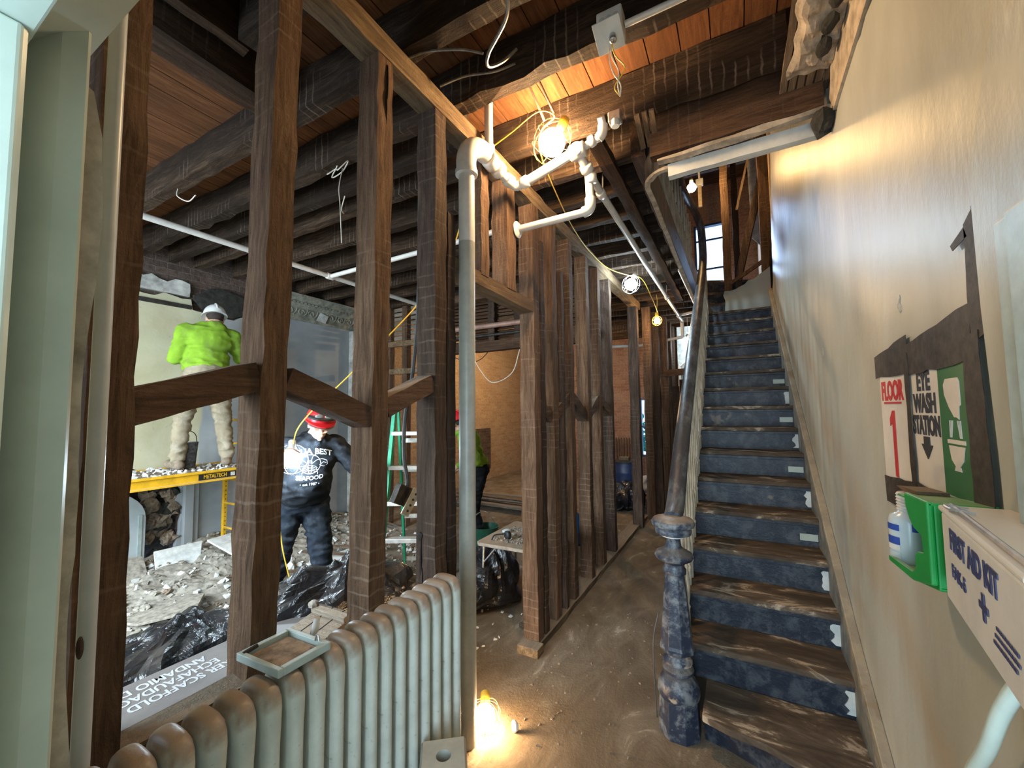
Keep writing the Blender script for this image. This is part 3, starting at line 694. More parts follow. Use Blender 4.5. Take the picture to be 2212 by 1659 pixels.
# ================================================================== STAIRCASE
def stairs():
    t = thing('staircase', 'steep straight staircase with worn brown treads and navy-blue risers along the cream wall', 'staircase', (.05, 4.0, 0))
    RUN, RISE, Y2 = .27, .19, 2.565
    random.seed(40)
    xl, xr = -.33, .463
    def yn(n): return Y2+RUN*(n-2)
    N_ = 16
    # first step flares round the newel
    mb = MB(); mb.prism([(-.215, 2.285), (-.10, 2.245), (.05, 2.225), (.22, 2.155), (.463, 2.06), (.463, 2.60), (-.215, 2.60)], .158, .19)
    mb.build('tread', M['tread'], t, bevel=.006)
    mb = MB(); mb.prism([(-.215, 2.40), (-.10, 2.375), (.05, 2.32), (.22, 2.22), (.463, 2.12), (.463, 2.16), (.22, 2.26), (.05, 2.36), (-.10, 2.41), (-.215, 2.43)], 0, .158)
    mb.build('riser', M['stairblue'], t)
    for n in range(2, N_+1):
        y = yn(n); z = RISE*n
        mb = MB(); mb.beam((xl-.01, y+.155, z-.016), (xr, y+.155, z-.016), .31, .032, jit=.0022, n=8)
        mb.build('tread', M['tread'], t, bevel=.008)
        mb = MB(); mb.box(xl+.01, xr, y+.03, y+.05, z-RISE, z-.032); 
        mb.box(xl+.01, xr, y+.014, y+.032, z-.055, z-.033)
        mb.build('riser', M['stairblue'], t, bevel=.002)
    # torn white paint and tin brackets at the wall end of the risers
    for n in range(2, 12):
        y = yn(n); z = RISE*n
        if n % 2 == 0 or n < 4:
            mb = MB(); x = xr-.04; pts = []
            for k in range(7): pts.append((xr-.055+random.uniform(-.015, .012), z-.05-.02*k))
            mb.prism(pts+[(xr-.001, z-.17), (xr-.001, z-.05)], y+.024, y+.031, lambda u, v, w_: V((u, w_, v)))
            mb.build('paint_patch', M['white_paint'], t, tri=True)
        else:
            mb = MB(); mb.box(xr-.13, xr-.03, y+.026, y+.030, z-.15, z-.105); mb.build('tin_bracket', M['casing_in'], t, bevel=.001)
    # winders turning left at the head
    z = RISE*N_; y = yn(N_)
    for k in range(3):
        z += RISE; a0 = -.02+k*.42; a1 = a0+.62
        c = V((-.42, y+.30)); pts = [(c.x, c.y)]
        for j in range(5):
            a = a0+(a1-a0)*j/4; L = .9/max(math.cos(a), .55)
            pts.append((min(.46, c.x+L*math.cos(a)), min(7.1, c.y+L*math.sin(a))))
        mb = MB(); mb.prism(pts, z-.19, z-.032); mb.build('riser', M['stairblue'], t)
        mb = MB(); mb.prism(pts, z-.032, z); mb.build('tread', M['tread'], t)
    # strings: wall string and outer string
    s = RISE/RUN
    zl = lambda yy: RISE*2+(yy-Y2)*s
    mb = MB(); mb.prism([(2.12, 0), (2.12, .30), (2.5, zl(2.5)+.19), (6.35, zl(6.35)+.19), (6.5, zl(6.5)-.3), (2.6, -.0)], .438, .4648, YZ)
    mb.build('wall_string', M['stringw'], t, bevel=.004)
    mb = MB(); mb.prism([(2.10, .28), (2.5, zl(2.5)+.185), (6.38, zl(6.38)+.185), (6.38, zl(6.38)+.225), (2.5, zl(2.5)+.225), (2.10, .33)], .425, .4648, YZ)
    mb.build('string_moulding', M['stringm'], t, bevel=.004)
    mb = MB(); mb.prism([(2.45, 0), (2.45, .36), (6.6, zl(6.6)), (6.6, zl(6.6)-.45), (2.9, -.0)], xl-.035, xl-.005, YZ)
    mb.build('outer_string', M['stairblue'], t)
    mb = MB(); mb.prism([(3.0, .0), (6.6, zl(6.6)-.45), (6.6, 0)], xl-.03, xl-.01, YZ); mb.build('spandrel_panel', W['stud_dark'], t)
    # newel: turned and octagonal
    nx, ny = -.335, 2.40
    nw = thing_part = None
    mb = MB(); oc = 8; rt = math.pi/8
    mb.lathe([(.108, 0), (.106, .06), (.100, .185)], (nx, ny, 0), 8, rot=rt)
    body = mb.build('newel_post', M['newel'], t, bevel=.004)
    mb = MB(); mb.lathe([(.100, .185), (.106, .205), (.104, .235), (.088, .27), (.070, .292), (.062, .30), (.078, .31), (.080, .325), (.066, .338), (.060, .345), (.074, .355), (.074, .37), (.060, .385), (.056, .40), (.058, .412)], (nx, ny, 0), 28)
    mb.build('turned_base', M['newel'], body, smooth=True)
    mb = MB(); mb.lathe([(.070, .405), (.090, .42), (.090, .44), (.084, .455), (.052, .80), (.052, .81)], (nx, ny, 0), 8, rot=rt)
    mb.build('octagonal_shaft', M['newel'], body, bevel=.003)
    mb = MB(); mb.lathe([(.045, .805), (.058, .815), (.060, .835), (.048, .85), (.050, .865), (.092, .89), (.100, .905), (.092, .92), (.050, .945), (.040, .955), (.036, .985), (.038, 1.0), (.060, 1.012)], (nx, ny, 0), 28)
    mb.build('turned_neck', M['newel'], body, smooth=True)
    mb = MB(); mb.lathe([(.045, 1.004), (.062, 1.008), (.062, 1.014), (.045, 1.016)], (nx, ny, 0), 24); mb.build('paint_ring', M['white_paint'], body)
    mb = MB(); mb.lathe([(.060, 1.012), (.090, 1.022), (.094, 1.045), (.086, 1.055), (.108, 1.065), (.112, 1.082), (.100, 1.10), (.06, 1.112), (.02, 1.118)], (nx, ny, 0), 32)
    mb.build('newel_cap', M['newel'], body, smooth=True)
    # loose wire running down the newel
    mb = MB(); mb.tube([(nx-.085, ny-.02, .60), (nx-.115, ny-.03, .45), (nx-.118, ny-.02, .25), (nx-.115, ny, .03)], .004, 6, 5); mb.build('bell_wire', M['cable'], body)
    # hand rail
    def rz(y): return .19+.19*(y-2.295)/.27+.835
    P = [V((nx, 2.40, 1.10)), V((nx, 2.55, rz(2.5)-.01))]+[V((-.335, y, rz(y))) for y in (2.9, 3.4, 3.9, 4.4, 4.9, 5.4, 5.75)]
    P += [V((-.335, 6.0, rz(5.95)+.05)), V((-.335, 6.10, 3.85)), V((-.345, 6.08, 4.16)), V((-.385, 5.90, 4.30)), V((-.43, 5.5, 4.30)), V((-.45, 4.8, 4.16)), V((-.45, 4.0, 4.12)), V((-.45, 3.2, 4.10)), V((-.45, 2.7, 4.10))]
    P = catmull(P, 6); rs = []
    prof = [(-.044, -.022), (-.050, .004), (-.034, .032), (0, .042), (.034, .032), (.050, .004), (.044, -.022), (.022, -.036), (-.022, -.036)]
    for i, p in enumerate(P):
        d = (P[min(i+1, len(P)-1)]-P[max(i-1, 0)]).normalized()
        side = V((1, 0, 0)); up = d.cross(side)*-1
        if up.length < .1: up = V((0, 0, 1))
        up.normalize()
        if i > 0 and up.dot(pu) < 0: up = -up
        pu = up
        rs.append([p+side*a+up*b for a, b in prof])
    mb = MB(); mb.rings(rs); mb.build('handrail', M['rail'], t, smooth=True)
    # balusters
    M_b = M['baluster']
    bal = None
    for n in range(2, 16):
        for q in (.06, .195):
            y = yn(n)+q; z0 = RISE*n; L = rz(y)-.03-z0
            if y < 2.52: continue
            if L < .2: continue
            mb = MB()
            mb.lathe([(.016, 0), (.016, .10), (.020, .115), (.012, .13), (.019, .17), (.021, .24), (.013, .34), (.017, .352), (.011, .365), (.014, .5), (.012, L-.1), (.015, L-.09), (.011, L-.07), (.010, L+.02)], (-.318, y, z0), 10)
            mb.build('baluster', M_b, t, smooth=True)
    # upper gallery balusters
    for k in range(12):
        mb = MB(); mb.lathe([(.011, 0), (.014, .1), (.010, .2), (.010, .42)], (-.45, 2.9+.25*k, 3.70), 8); mb.build('baluster', M_b, t)
M['stringw'] = oldpaint('stringer_paint', (.20, .20, .18), (.30, .27, .21), (.36, .28, .17), .60, .6, (1, 1, 1))
M['stringm'] = oldpaint('stringer_moulding_paint', (.30, .26, .19), (.38, .31, .2), (.20, .13, .07), .6, .6, (1, 1, 1))
M['baluster'] = plain('cream_baluster_paint', (.46, .43, .35), .5, .15, 12)
stairs()
# framing and masonry at the stair head
random.seed(15)
post(-.05, 6.75, .14, .10, 3.2, 6.9, 'tall upright directly right of the upper rear window', 'stud', 'stairhead_post')
post(.08, 6.80, .07, .08, 3.2, 6.9, 'thin darker upright beside the one next to the upper window', 'stud_dark', 'stairhead_post')
post(.42, 6.62, .09, .09, 3.3, 6.9, 'brown upright at the torn end of the cream plaster', 'stud', 'stairhead_post')
post(.49, 6.9, .06, .08, 3.3, 6.9, 'dark upright deepest behind the torn end of the cream plaster', 'stud_dark', 'stairhead_post')
def stick(name, label, a, b, w_, h, mat, cat='timber'):
    mb = MB(); mb.beam(a, b, w_, h, jit=.003); return tag(mb.build(name, mat), label, cat)
stick('stairhead_brace', 'dark diagonal brace leaning between the stair head uprights', (.08, 6.75, 3.55), (.43, 6.66, 5.0), .05, .09, W['stud_dark'])
stick('curved_lath', 'thin pale stick leaning across the stair head brace', (.10, 6.6, 4.55), (.42, 6.6, 5.9), .02, .03, W['lath'])
stick('stairhead_nogging', 'sloping ledger low between the stair head uprights', (-.02, 6.66, 3.50), (.45, 6.62, 3.78), .04, .05, W['stud'])
mb = MB()
cp = [(-.03+.06*k, 5.55+.05*k-.006*k*k*.5) for k in range(9)]
rs = [[V((x, 6.62+.02*k, z+dz)) for dz in (0,)]+[V((x, 6.70+.02*k, z)), V((x, 6.70+.02*k, z+.13)), V((x, 6.62+.02*k, z+.13))] for k, (x, z) in enumerate(cp)]
mb.rings(rs); tag(mb.build('curved_wall_rib', W['stud_dark']), 'curved dark rib bridging the tops of the stair head uprights', 'rib')
mb = MB(); mb.prism([(.30, 4.3), (.53, 4.0), (.53, 5.7), (.28, 5.6)], 7.15, 7.18, lambda u, v, w_: V((u, w_, v)))
tag(mb.build('loose_board', M['plaster_white'], tri=True), 'pale board hanging behind the stair head brace', 'board')
random.seed(33)
mb = MB(); mb.prism(ragged([(-.10, 3.05, 0), (.463, 3.05, 0), (.463, 3.62, 1), (.36, 3.55, 1), (.10, 3.40, 1), (-.10, 3.36, 1)], .025, .06), 6.50, 6.56, lambda u, v, w_: V((u, w_, v)))
tag(mb.build('winder_skirt_plaster', M['plaster_r'], tri=True), 'broken cream plaster around the top winding steps', 'plaster')
for k in range(4):
    y = 5.2+1.25*k; mb = MB(); mb.beam((-2.9, y, 6.6), (.6, y, 6.6), .08, .22, jit=.005)
    tag(mb.build('upper_joist', W['joist']), '%s joist of the upper storey ceiling, glimpsed above the stair' % ORD[k], 'joist')

# ================================================================== LAMPS
M['lath_pale'] = plain('pale_strip', (.45, .36, .24), .7, .15)
def cage_lamp(c, r, power, col, label, group=None, cage=True, warm=True, sock=(0, 0, 1), cagecol='yellowcord'):
    c = V(c); t = thing('cage_work_lamp', label, 'work lamp', c, group)
    mb = MB(); mb.ball(c, r, 14, 9)
    key = 'bulb_%.2f_%.2f_%.0f' % (r, col[2], power)
    mt = bpy.data.materials.get(key) or emis(key, col, power/(math.pi*4*math.pi*r*r))
    mb.build('bulb', mt, t, smooth=True)
    s = V(sock).normalized()
    mb = MB(); mb.lathe([(.022, 0), (.026, .02), (.026, .075), (.016, .085)], c+s*(r*.9), 12, axis=s); mb.build('socket', M[cagecol] if cage else M['white_paint'], t, smooth=True)
    if cage:
        mb = MB(); R_ = r*1.55; q = V((0, 0, 1)).rotation_difference(s)
        for k in range(6):
            a = math.pi*k/3
            pts = [c+q @ V((R_*math.sin(th)*math.cos(a), R_*math.sin(th)*math.sin(a), R_*1.05*math.cos(th))) for th in [math.pi*j/10 for j in range(1, 10)]+[math.pi]]
            mb.tube(pts, .0014, 5)
        for zz in (-.5, .25):
            rr = R_*math.sqrt(1-zz*zz); mb.tube([c+q @ V((rr*math.cos(a), rr*math.sin(a), R_*zz)) for a in [2*math.pi*j/16 for j in range(17)]], .0014, 5)
        mb.build('wire_cage', M[cagecol], t)
    return t
L1 = cage_lamp((-.905, 2.17, 3.29), .078, 105, WARM, 'glaring warm caged lamp hung at the joists beside the white drain pipe', sock=(.6, 0, .8))
cage_lamp((-1.03, 4.75, 3.14), .066, 60, COOL, 'cool-white lamp hung under the hallway joists over the stud row', sock=(.4, 0, .9), cagecol='white_pipe')
cage_lamp((-1.00, 6.30, 3.00), .045, 22, WARM, 'small orange caged lamp deeper in the hall', sock=(0, 0, 1))
cage_lamp((-.70, 8.1, 2.93), .065, 34, COOL, 'small cool-white lamp at the back of the hall near the stair rail', sock=(-.5, 0, .8), cagecol='whitewire')
cage_lamp((-.47, 6.45, 4.97), .065, 85, (1, .62, .26), 'bare warm bulb hanging over the head of the stairs', cage=False)
cage_lamp((-2.985, 1.93, 1.345), .070, 50, COOL, 'bright white lamp held up in front of the worker in the black hoodie', sock=(-.2, .1, .9), cagecol='white_pipe')
cage_lamp((-1.235, 1.90, .085), .055, 34, WARM, 'warm lamp lying on the floor behind the far end of the radiator', sock=(-.5, .8, .3))
cage_lamp((-3.6, 7.75, 2.90), .060, 190, (1, .66, .34), 'warm lamp lighting the brick room beyond the wide opening', cage=True)
def cord(name, label, pts, r=.0045, mat='yellowcord', n=8, cat='cord', group=None):
    mb = MB(); mb.tube(pts, r, 6, n); return tag(mb.build(name, M[mat], smooth=True), label, cat, group)
cord('extension_cord', 'yellow cord running from the glaring lamp back to the hallway lamps', [(-1.26, 2.045, 3.30), (-1.1, 2.03, 3.34), (-.93, 2.03, 3.40), (-.86, 2.10, 3.39), (-.97, 2.16, 3.38), (-1.02, 2.25, 3.31), (-1.11, 2.7, 3.30), (-1.20, 3.3, 3.29), (-1.27, 4.0, 3.32), (-1.22, 4.5, 3.29), (-1.05, 4.75, 3.25), (-.95, 5.0, 3.26), (-.93, 5.5, 3.15), (-.98, 6.25, 3.12)])
cord('extension_cord', 'yellow cord sagging down across the front room to the hand-held lamp', [(-1.45, 2.05, 3.30), (-1.70, 2.30, 2.95), (-1.95, 2.25, 2.55), (-2.05, 1.97, 2.19), (-2.3, 1.85, 1.92), (-2.6, 1.83, 1.72), (-2.85, 1.88, 1.58), (-2.98, 1.93, 1.46)])
cord('extension_cord', 'yellow cord hanging from the held lamp down past his leg', [(-3.03, 1.93, 1.42), (-3.10, 1.90, 1.1), (-3.02, 1.88, .75), (-2.98, 1.93, .45), (-2.93, 2.0, .12)])
cord('lamp_cord', 'thin cord the stair-head bulb hangs on', [(-.47, 6.45, 5.08), (-.475, 6.45, 5.6), (-.47, 6.45, 6.5)], .004, 'whitewire')
cord('lamp_cord', 'short yellow cord the small orange hall lamp hangs from', [(-1.0, 6.30, 3.12), (-.99, 6.31, 3.3), (-1.0, 6.33, 3.40)], .004)
cord('lamp_cord', 'short cord of the cool lamp at the back of the hall', [(-.76, 8.11, 3.0), (-.76, 8.14, 3.2), (-.76, 8.17, 3.40)], .004, 'whitewire')
cord('lamp_cord', 'cord of the brick room lamp', [(-3.6, 7.75, 3.01), (-3.6, 7.75, 3.2), (-3.6, 7.75, 3.40)], .004, 'whitewire')
cord('hanging_wire', 'pale wire looping down in front of the brick wall from the opening header', [(-2.5, 4.75, 2.50), (-2.65, 4.8, 2.2), (-2.95, 4.8, 2.08), (-3.15, 4.8, 2.25), (-3.25, 4.75, 2.46)], .006, 'whitewire')
cord('hanging_wire', 'dark kinked wire above the looping pale wire', [(-3.6, 4.75, 2.48), (-3.35, 4.8, 2.38), (-3.15, 4.8, 2.42), (-3.0, 4.75, 2.5)], .006, 'iron')
cord('armoured_cable', 'long grey flexible conduit hanging down beside the scarred post', [(-1.66, 1.86, 3.37), (-1.68, 1.88, 3.1), (-1.69, 1.89, 2.8), (-1.70, 1.895, 2.45), (-1.70, 1.88, 2.2), (-1.70, 1.84, 1.9), (-1.70, 1.785, 1.67), (-1.70, 1.775, 1.45), (-1.70, 1.805, 1.30), (-1.70, 1.79, 1.245)], .011, 'cable')
cord('armoured_cable', 'thick cable curving out of the dark joists at the top of the picture', [(-.72, 1.30, 3.36), (-.78, 1.40, 3.34), (-.93, 1.50, 3.33), (-.97, 1.56, 3.33), (-.93, 1.62, 3.38), (-.87, 1.66, 3.45)], .008, 'armor')
cord('armoured_cable', 'thin cable branching left towards the golden top plate', [(-.96, 1.50, 3.34), (-1.05, 1.45, 3.36), (-1.20, 1.40, 3.38), (-1.30, 1.38, 3.38)], .006, 'armor')
cord('armoured_cable', 'cable drooping from the joist to the top plate left of the junction box', [(-.90, 1.70, 3.42), (-1.0, 1.66, 3.39), (-1.15, 1.62, 3.40), (-1.27, 1.57, 3.36)], .006, 'armor')
cord('hanging_wire', 'thin pale wire dangling from the joists between the two left posts', [(-2.3, 1.80, 3.36), (-2.28, 1.76, 3.20), (-2.24, 1.74, 3.05), (-2.22, 1.74, 2.80)], .003, 'whitewire')
cord('hanging_wire', 'tangled white wire ends caught on the joist between the left posts', [(-2.45, 1.80, 3.38), (-2.40, 1.76, 3.33), (-2.34, 1.78, 3.36), (-2.28, 1.75, 3.32), (-2.22, 1.78, 3.38), (-2.3, 1.8, 3.34), (-2.38, 1.78, 3.31), (-2.3, 1.76, 3.36)], .004, 'whitewire')

mb = MB(); mb.tube([(-1.49+.05*math.cos(a)*1.6, 2.93+.05*math.sin(a)*1.2, .006+.001*k) for k, a in enumerate([i*.55 for i in range(24)])], .0018, 5, 2); tag(mb.build('wire_coil', M['iron'], smooth=True), 'thin wire coil lying on the floor before the folding table', 'wire')
cord('armoured_cable', 'dark cable stapled along the near face of the joist at the top of the picture', [(-.95, 1.33, 3.50), (-.7, 1.335, 3.47), (-.45, 1.335, 3.50), (-.2, 1.335, 3.55)], .007, 'cable')
cord('hanging_wire', 'thin cable sagging between joists left of the second post', [(-2.9, 2.30, 3.40), (-2.75, 2.15, 3.34), (-2.6, 2.06, 3.37)], .004, 'whitewire')
cord('hanging_wire', 'thin cable hanging off the joist beside the pendant pipe', [(-3.6, 1.38, 3.38), (-3.55, 1.36, 3.30), (-3.48, 1.40, 3.26), (-3.42, 1.42, 3.30)], .004, 'whitewire')
uc = thing('upper_conduit_box', 'small white electrical box with a hanging strip above the upper window', 'electrical box', (-.43, 7.70, 5.6))
mb = MB(); mb.tube([(-.56, 7.70, 6.50), (-.55, 7.70, 6.1), (-.50, 7.70, 5.93), (-.44, 7.70, 5.88), (-.43, 7.70, 5.72)], .018, 8, 4); mb.build('conduit', M['white_pipe'], uc, smooth=True)
mb = MB(); mb.box(-.49, -.37, 7.66, 7.74, 5.60, 5.72); mb.build('box_body', M['white_paint'], uc, bevel=.01)
mb = MB(); mb.box(-.46, -.40, 7.68, 7.72, 5.22, 5.60); mb.build('strip', M['lath_pale'], uc, bevel=.004)

# ================================================================== PIPES
def pipe_thing(name, label, c, runs, fits, mat, cat='pipe', extra=None):
    t = thing(name, label, cat, c)
    for pts, r in runs:
        mb = MB(); mb.tube(pts, r, 14, 0); mb.build('pipe_run', mat, t, smooth=True)
    for p, d, r, L in fits:
        p = V(p); d = V(d).normalized()
        mb = MB(); mb.lathe([(r*.9, -L/2), (r, -L/2+.004), (r, -L/2+.012), (r*.93, -L/2+.014), (r*.93, L/2-.014), (r, L/2-.012), (r, L/2-.004), (r*.9, L/2)], p, 16, axis=d); mb.build('fitting', mat, t, smooth=True)
    return t
x0, y0, zz = -1.268, 1.80, 3.13
pt = thing('drain_standpipe', 'grey plastic standpipe rising beside the radiator and elbowing to the white drain', 'pipe', (x0, y0, 0))
mb = MB(); mb.tube([(x0-.006, y0, 0), (x0, y0, 2.62)], .0445, 20); mb.build('lower_pipe', M['pvc_grey'], pt, smooth=True)
mb = MB(); mb.tube([(x0, y0, 2.62), (x0, y0, 3.08)], .0445, 20); tag(mb.build('upper_pipe', M['white_pipe'], pt, smooth=True), 'cleaner white upper length')
mb = MB(); mb.tube([(x0, y0, 3.02), (x0, y0, 3.10), (x0+.005, y0+.03, 3.17), (x0+.01, y0+.10, 3.215), (x0+.015, y0+.17, 3.22)], .056, 20, 4); mb.build('elbow', M['white_pipe'], pt, smooth=True)
mb = MB(); mb.lathe([(.056, 0), (.062, .004), (.062, .03), (.056, .034)], (x0, y0, 3.0), 20); mb.build('elbow_collar', M['white_pipe'], pt, smooth=True)
A = V((x0+.015, y0+.17, 3.22))
q = [A, V((-1.245, 2.12, 3.20)), V((-1.235, 2.23, 3.175)), V((-1.21, 2.30, 3.17)), V((-.80, 2.29, 3.26))]
dt = thing('white_drain_pipe', 'white plastic drain pipe with hubs crossing in front of the glaring lamp', 'pipe', (-1.0, 2.25, 3.2))
mb = MB(); mb.tube([A, (-1.25, 2.08, 3.205), (-1.24, 2.18, 3.185), (-1.225, 2.26, 3.17), (-1.17, 2.29, 3.172), (-.82, 2.285, 3.262)], .030, 16, 4); mb.build('pipe_run', M['white_pipe'], dt, smooth=True)
for p, d, r, L in (((-1.255, 2.04, 3.21), (0, 1, -.15), .052, .07), ((-1.247, 2.115, 3.197), (0, 1, -.2), .050, .05), ((-1.232, 2.22, 3.175), (.2, 1, -.1), .040, .06), ((-1.15, 2.29, 3.177), (1, 0, .25), .038, .05)):
    mb = MB(); mb.lathe([(r*.88, -L/2), (r, -L/2+.006), (r, L/2-.006), (r*.88, L/2)], p, 18, axis=d); mb.build('hub', M['white_pipe'], dt, smooth=True)
mb = MB(); mb.tube([(-1.24, 1.99, 3.22), (-1.245, 2.0, 3.34), (-1.245, 2.0, 3.60)], .026, 14); tag(mb.build('vent_riser', M['white_pipe'], dt, smooth=True), 'short riser going up between joists')
mb = MB(); mb.lathe([(.034, 0), (.036, .01), (.036, .05), (.03, .055)], (-1.243, 1.995, 3.23), 16); mb.build('hub', M['white_pipe'], dt, smooth=True)
for p, d, r, L in (((-.79, 2.29, 3.265), (1, 0, .1), .046, .10), ((-.79, 2.29, 3.265), (0, 1, .0), .044, .08), ((-.765, 2.38, 3.20), (0, 1, -.5), .040, .05), ((-.75, 2.42, 3.15), (0, .2, -1), .036, .06), ((-.70, 2.29, 3.30), (1, 0, .3), .034, .04)):
    mb = MB(); mb.lathe([(r*.85, -L/2), (r, -L/2+.006), (r, L/2-.006), (r*.85, L/2)], p, 18, axis=d); mb.build('hub', M['white_pipe'], dt, smooth=True)
mb = MB(); mb.tube([(-.79, 2.29, 3.265), (-.77, 2.38, 3.20), (-.765, 2.42, 3.16), (-.762, 2.43, 2.99)], .026, 14, 3); mb.build('pipe_run', M['white_pipe'], dt, smooth=True)
mb = MB(); mb.tube([(-.762, 2.43, 3.0), (-.765, 2.43, 2.965), (-.80, 2.433, 2.95), (-1.29, 2.44, 2.95)], .025, 14, 0); mb.build('branch_pipe', M['white_pipe'], dt, smooth=True)
mb = MB(); mb.tube([(-.762, 2.43, 3.03), (-.762, 2.43, 2.985), (-.775, 2.43, 2.957), (-.81, 2.433, 2.95)], .034, 14, 4); mb.build('elbow', M['white_pipe'], dt, smooth=True)
mb = MB(); mb.lathe([(.030, 0), (.055, .005), (.058, .012), (.035, .03)], (-1.30, 2.44, 2.95), 20, axis=(1, 0, 0)); tag(mb.build('escutcheon', M['white_paint'], dt, smooth=True), 'round white wall escutcheon')
mb = MB(); mb.tube([(-1.30, 2.44, 2.95), (-1.50, 2.44, 2.93)], .018, 10); tag(mb.build('stub_pipe', M['iron'], dt, smooth=True), 'dark iron stub')
mb = MB(); mb.tube([(-.79, 2.29, 3.265), (-.70, 2.288, 3.295), (-.645, 2.286, 3.31), (-.63, 2.285, 3.36), (-.63, 2.25, 3.40)], .022, 12, 4); mb.build('branch_pipe', M['white_pipe'], dt, smooth=True)
mb = MB(); mb.tube([(-.66, 2.287, 3.30), (-.635, 2.285, 3.325), (-.628, 2.28, 3.37)], .030, 14, 4); mb.build('elbow', M['white_pipe'], dt, smooth=True)
lp = thing('long_hall_pipe', 'long straight white pipe running down the hall under the joists', 'pipe', (-.8, 5, 3.2))
mb = MB(); mb.tube([(-.79, 2.33, 3.265), (-.80, 2.70, 3.255), (-.80, 7.62, 3.235)], .026, 14); mb.build('pipe_run', M['white_pipe'], lp, smooth=True)
for y in (2.78, 5.9, 7.2):
    mb = MB(); mb.lathe([(.03, 0), (.034, .006), (.034, .06), (.03, .066)], (-.80, y, 3.25-.004*y+.01), 14, axis=(0, 1, 0)); mb.build('coupling', M['white_pipe'], lp, smooth=True)
for y, L in ((2.85, .25), (5.9, .14)):
    mb = MB(); mb.tube([(-.80, y, 3.27), (-.795, y, 3.37+L*.2)], .005, 6); mb.build('hanger_rod', M['steel'], lp)
mb = MB(); mb.tube([(-.80, 7.6, 3.235), (-.80, 7.68, 3.2), (-.80, 7.7, 3.0), (-.80, 7.7, 2.95)], .03, 12, 4); mb.build('elbow', M['white_pipe'], lp, smooth=True)
mb = MB(); mb.tube([(-.80, 7.7, 2.95), (-1.55, 7.7, 2.86)], .026, 12); mb.build('branch_pipe', M['white_pipe'], lp, smooth=True)
pipe('white_pipe', 'white pipe stub behind the free-standing hall post', [(-2.5, 7.72, 2.90), (-1.53, 7.70, 2.865)], .03, M['white_pipe'])
pipe('white_pipe', 'short white pipe reaching from the hall pipe to the well edge', [(-.80, 7.3, 3.26), (-.45, 7.3, 3.30)], .022, M['white_pipe'])
pipe('white_pipe', 'bent white pipe below the cool lamp at the back of the hall', [(-.75, 8.4, 2.85), (-.78, 8.4, 2.65), (-.92, 8.4, 2.5), (-.95, 8.4, 2.3), (-.95, 8.4, 0)], .02, M['white_pipe'], smooth=4)
pipe('well_edge_pipe', 'thin pale pipe clipped along the lower edge of the stairwell fascia', [(-.49, 4.6, 3.17), (-.49, 7.5, 3.22)], .012, M['white_pipe'])
sp = thing('sprinkler_pipe', 'white sprinkler main running the depth of the front room with a branch to the hall', 'pipe', (-3.64, 2.5, 3.1))
mb = MB(); mb.tube([(-3.64, .90, 3.105), (-3.64, 4.55, 3.10)], .024, 12); mb.build('main_run', M['white_pipe'], sp, smooth=True)
mb = MB(); mb.tube([(-3.62, 2.72, 3.10), (-1.45, 2.67, 3.10)], .022, 12); mb.build('branch_run', M['white_pipe'], sp, smooth=True)
mb = MB(); mb.lathe([(.03, -.04), (.033, -.035), (.033, .035), (.03, .04)], (-3.64, 2.72, 3.10), 14, axis=(0, 1, 0)); mb.build('tee', M['white_pipe'], sp, smooth=True)
mb = MB(); mb.tube([(-3.64, 3.15, 3.10), (-3.62, 3.15, 3.02)], .018, 10); mb.build('sprinkler_stub', M['white_pipe'], sp, smooth=True)
mb = MB(); mb.tube([(-3.64, 4.0, 3.10), (-3.60, 4.05, 3.04)], .02, 10); mb.build('sprinkler_stub', M['white_pipe'], sp, smooth=True)
hs = thing('hanging_sprinkler', 'small white-tipped pendant pipe hanging from the front room joists', 'sprinkler', (-3.15, 1.78, 3.1))
mb = MB(); mb.tube([(-3.15, 1.70, 3.38), (-3.15, 1.70, 3.23)], .014, 10); mb.build('stem', M['iron'], hs)
mb = MB(); mb.lathe([(.018, 0), (.02, .01), (.016, .03), (.016, .10)], (-3.15, 1.70, 3.14), 12); mb.build('white_tip', M['white_pipe'], hs, smooth=True)
rp = thing('riser_pipe', 'pale painted iron riser pipe close behind the left door jamb', 'pipe', (-1.18, .335, 0))
mb = MB(); mb.tube([(-1.182, .332, 0), (-1.178, .330, 3.4)], .015, 20); mb.build('pipe_run', M['pvc_left'], rp, smooth=True)
mb = MB(); mb.ball((-1.169, .319, 1.235), (.006, .006, .022)); tag(mb.build('rust_chip', W['stud_dark'], rp), 'rusty chip in the paint')
for a, b, lb in (((-.985, 1.93, 3.62), (-.93, 2.12, 3.40), 'left'), ((-.925, 1.90, 3.62), (-.86, 2.10, 3.41), 'right')):
    pipe('copper_tube', '%s of two thin pale tubes poking down beside the glaring lamp' % lb, [a, b], .007, M['copper'])
pipe('surface_conduit', 'white conduit running up right from the square junction box', [(-.36, 1.70, 3.36), (-.10, 1.72, 3.38), (.10, 1.72, 3.40)], .014, M['white_pipe'])
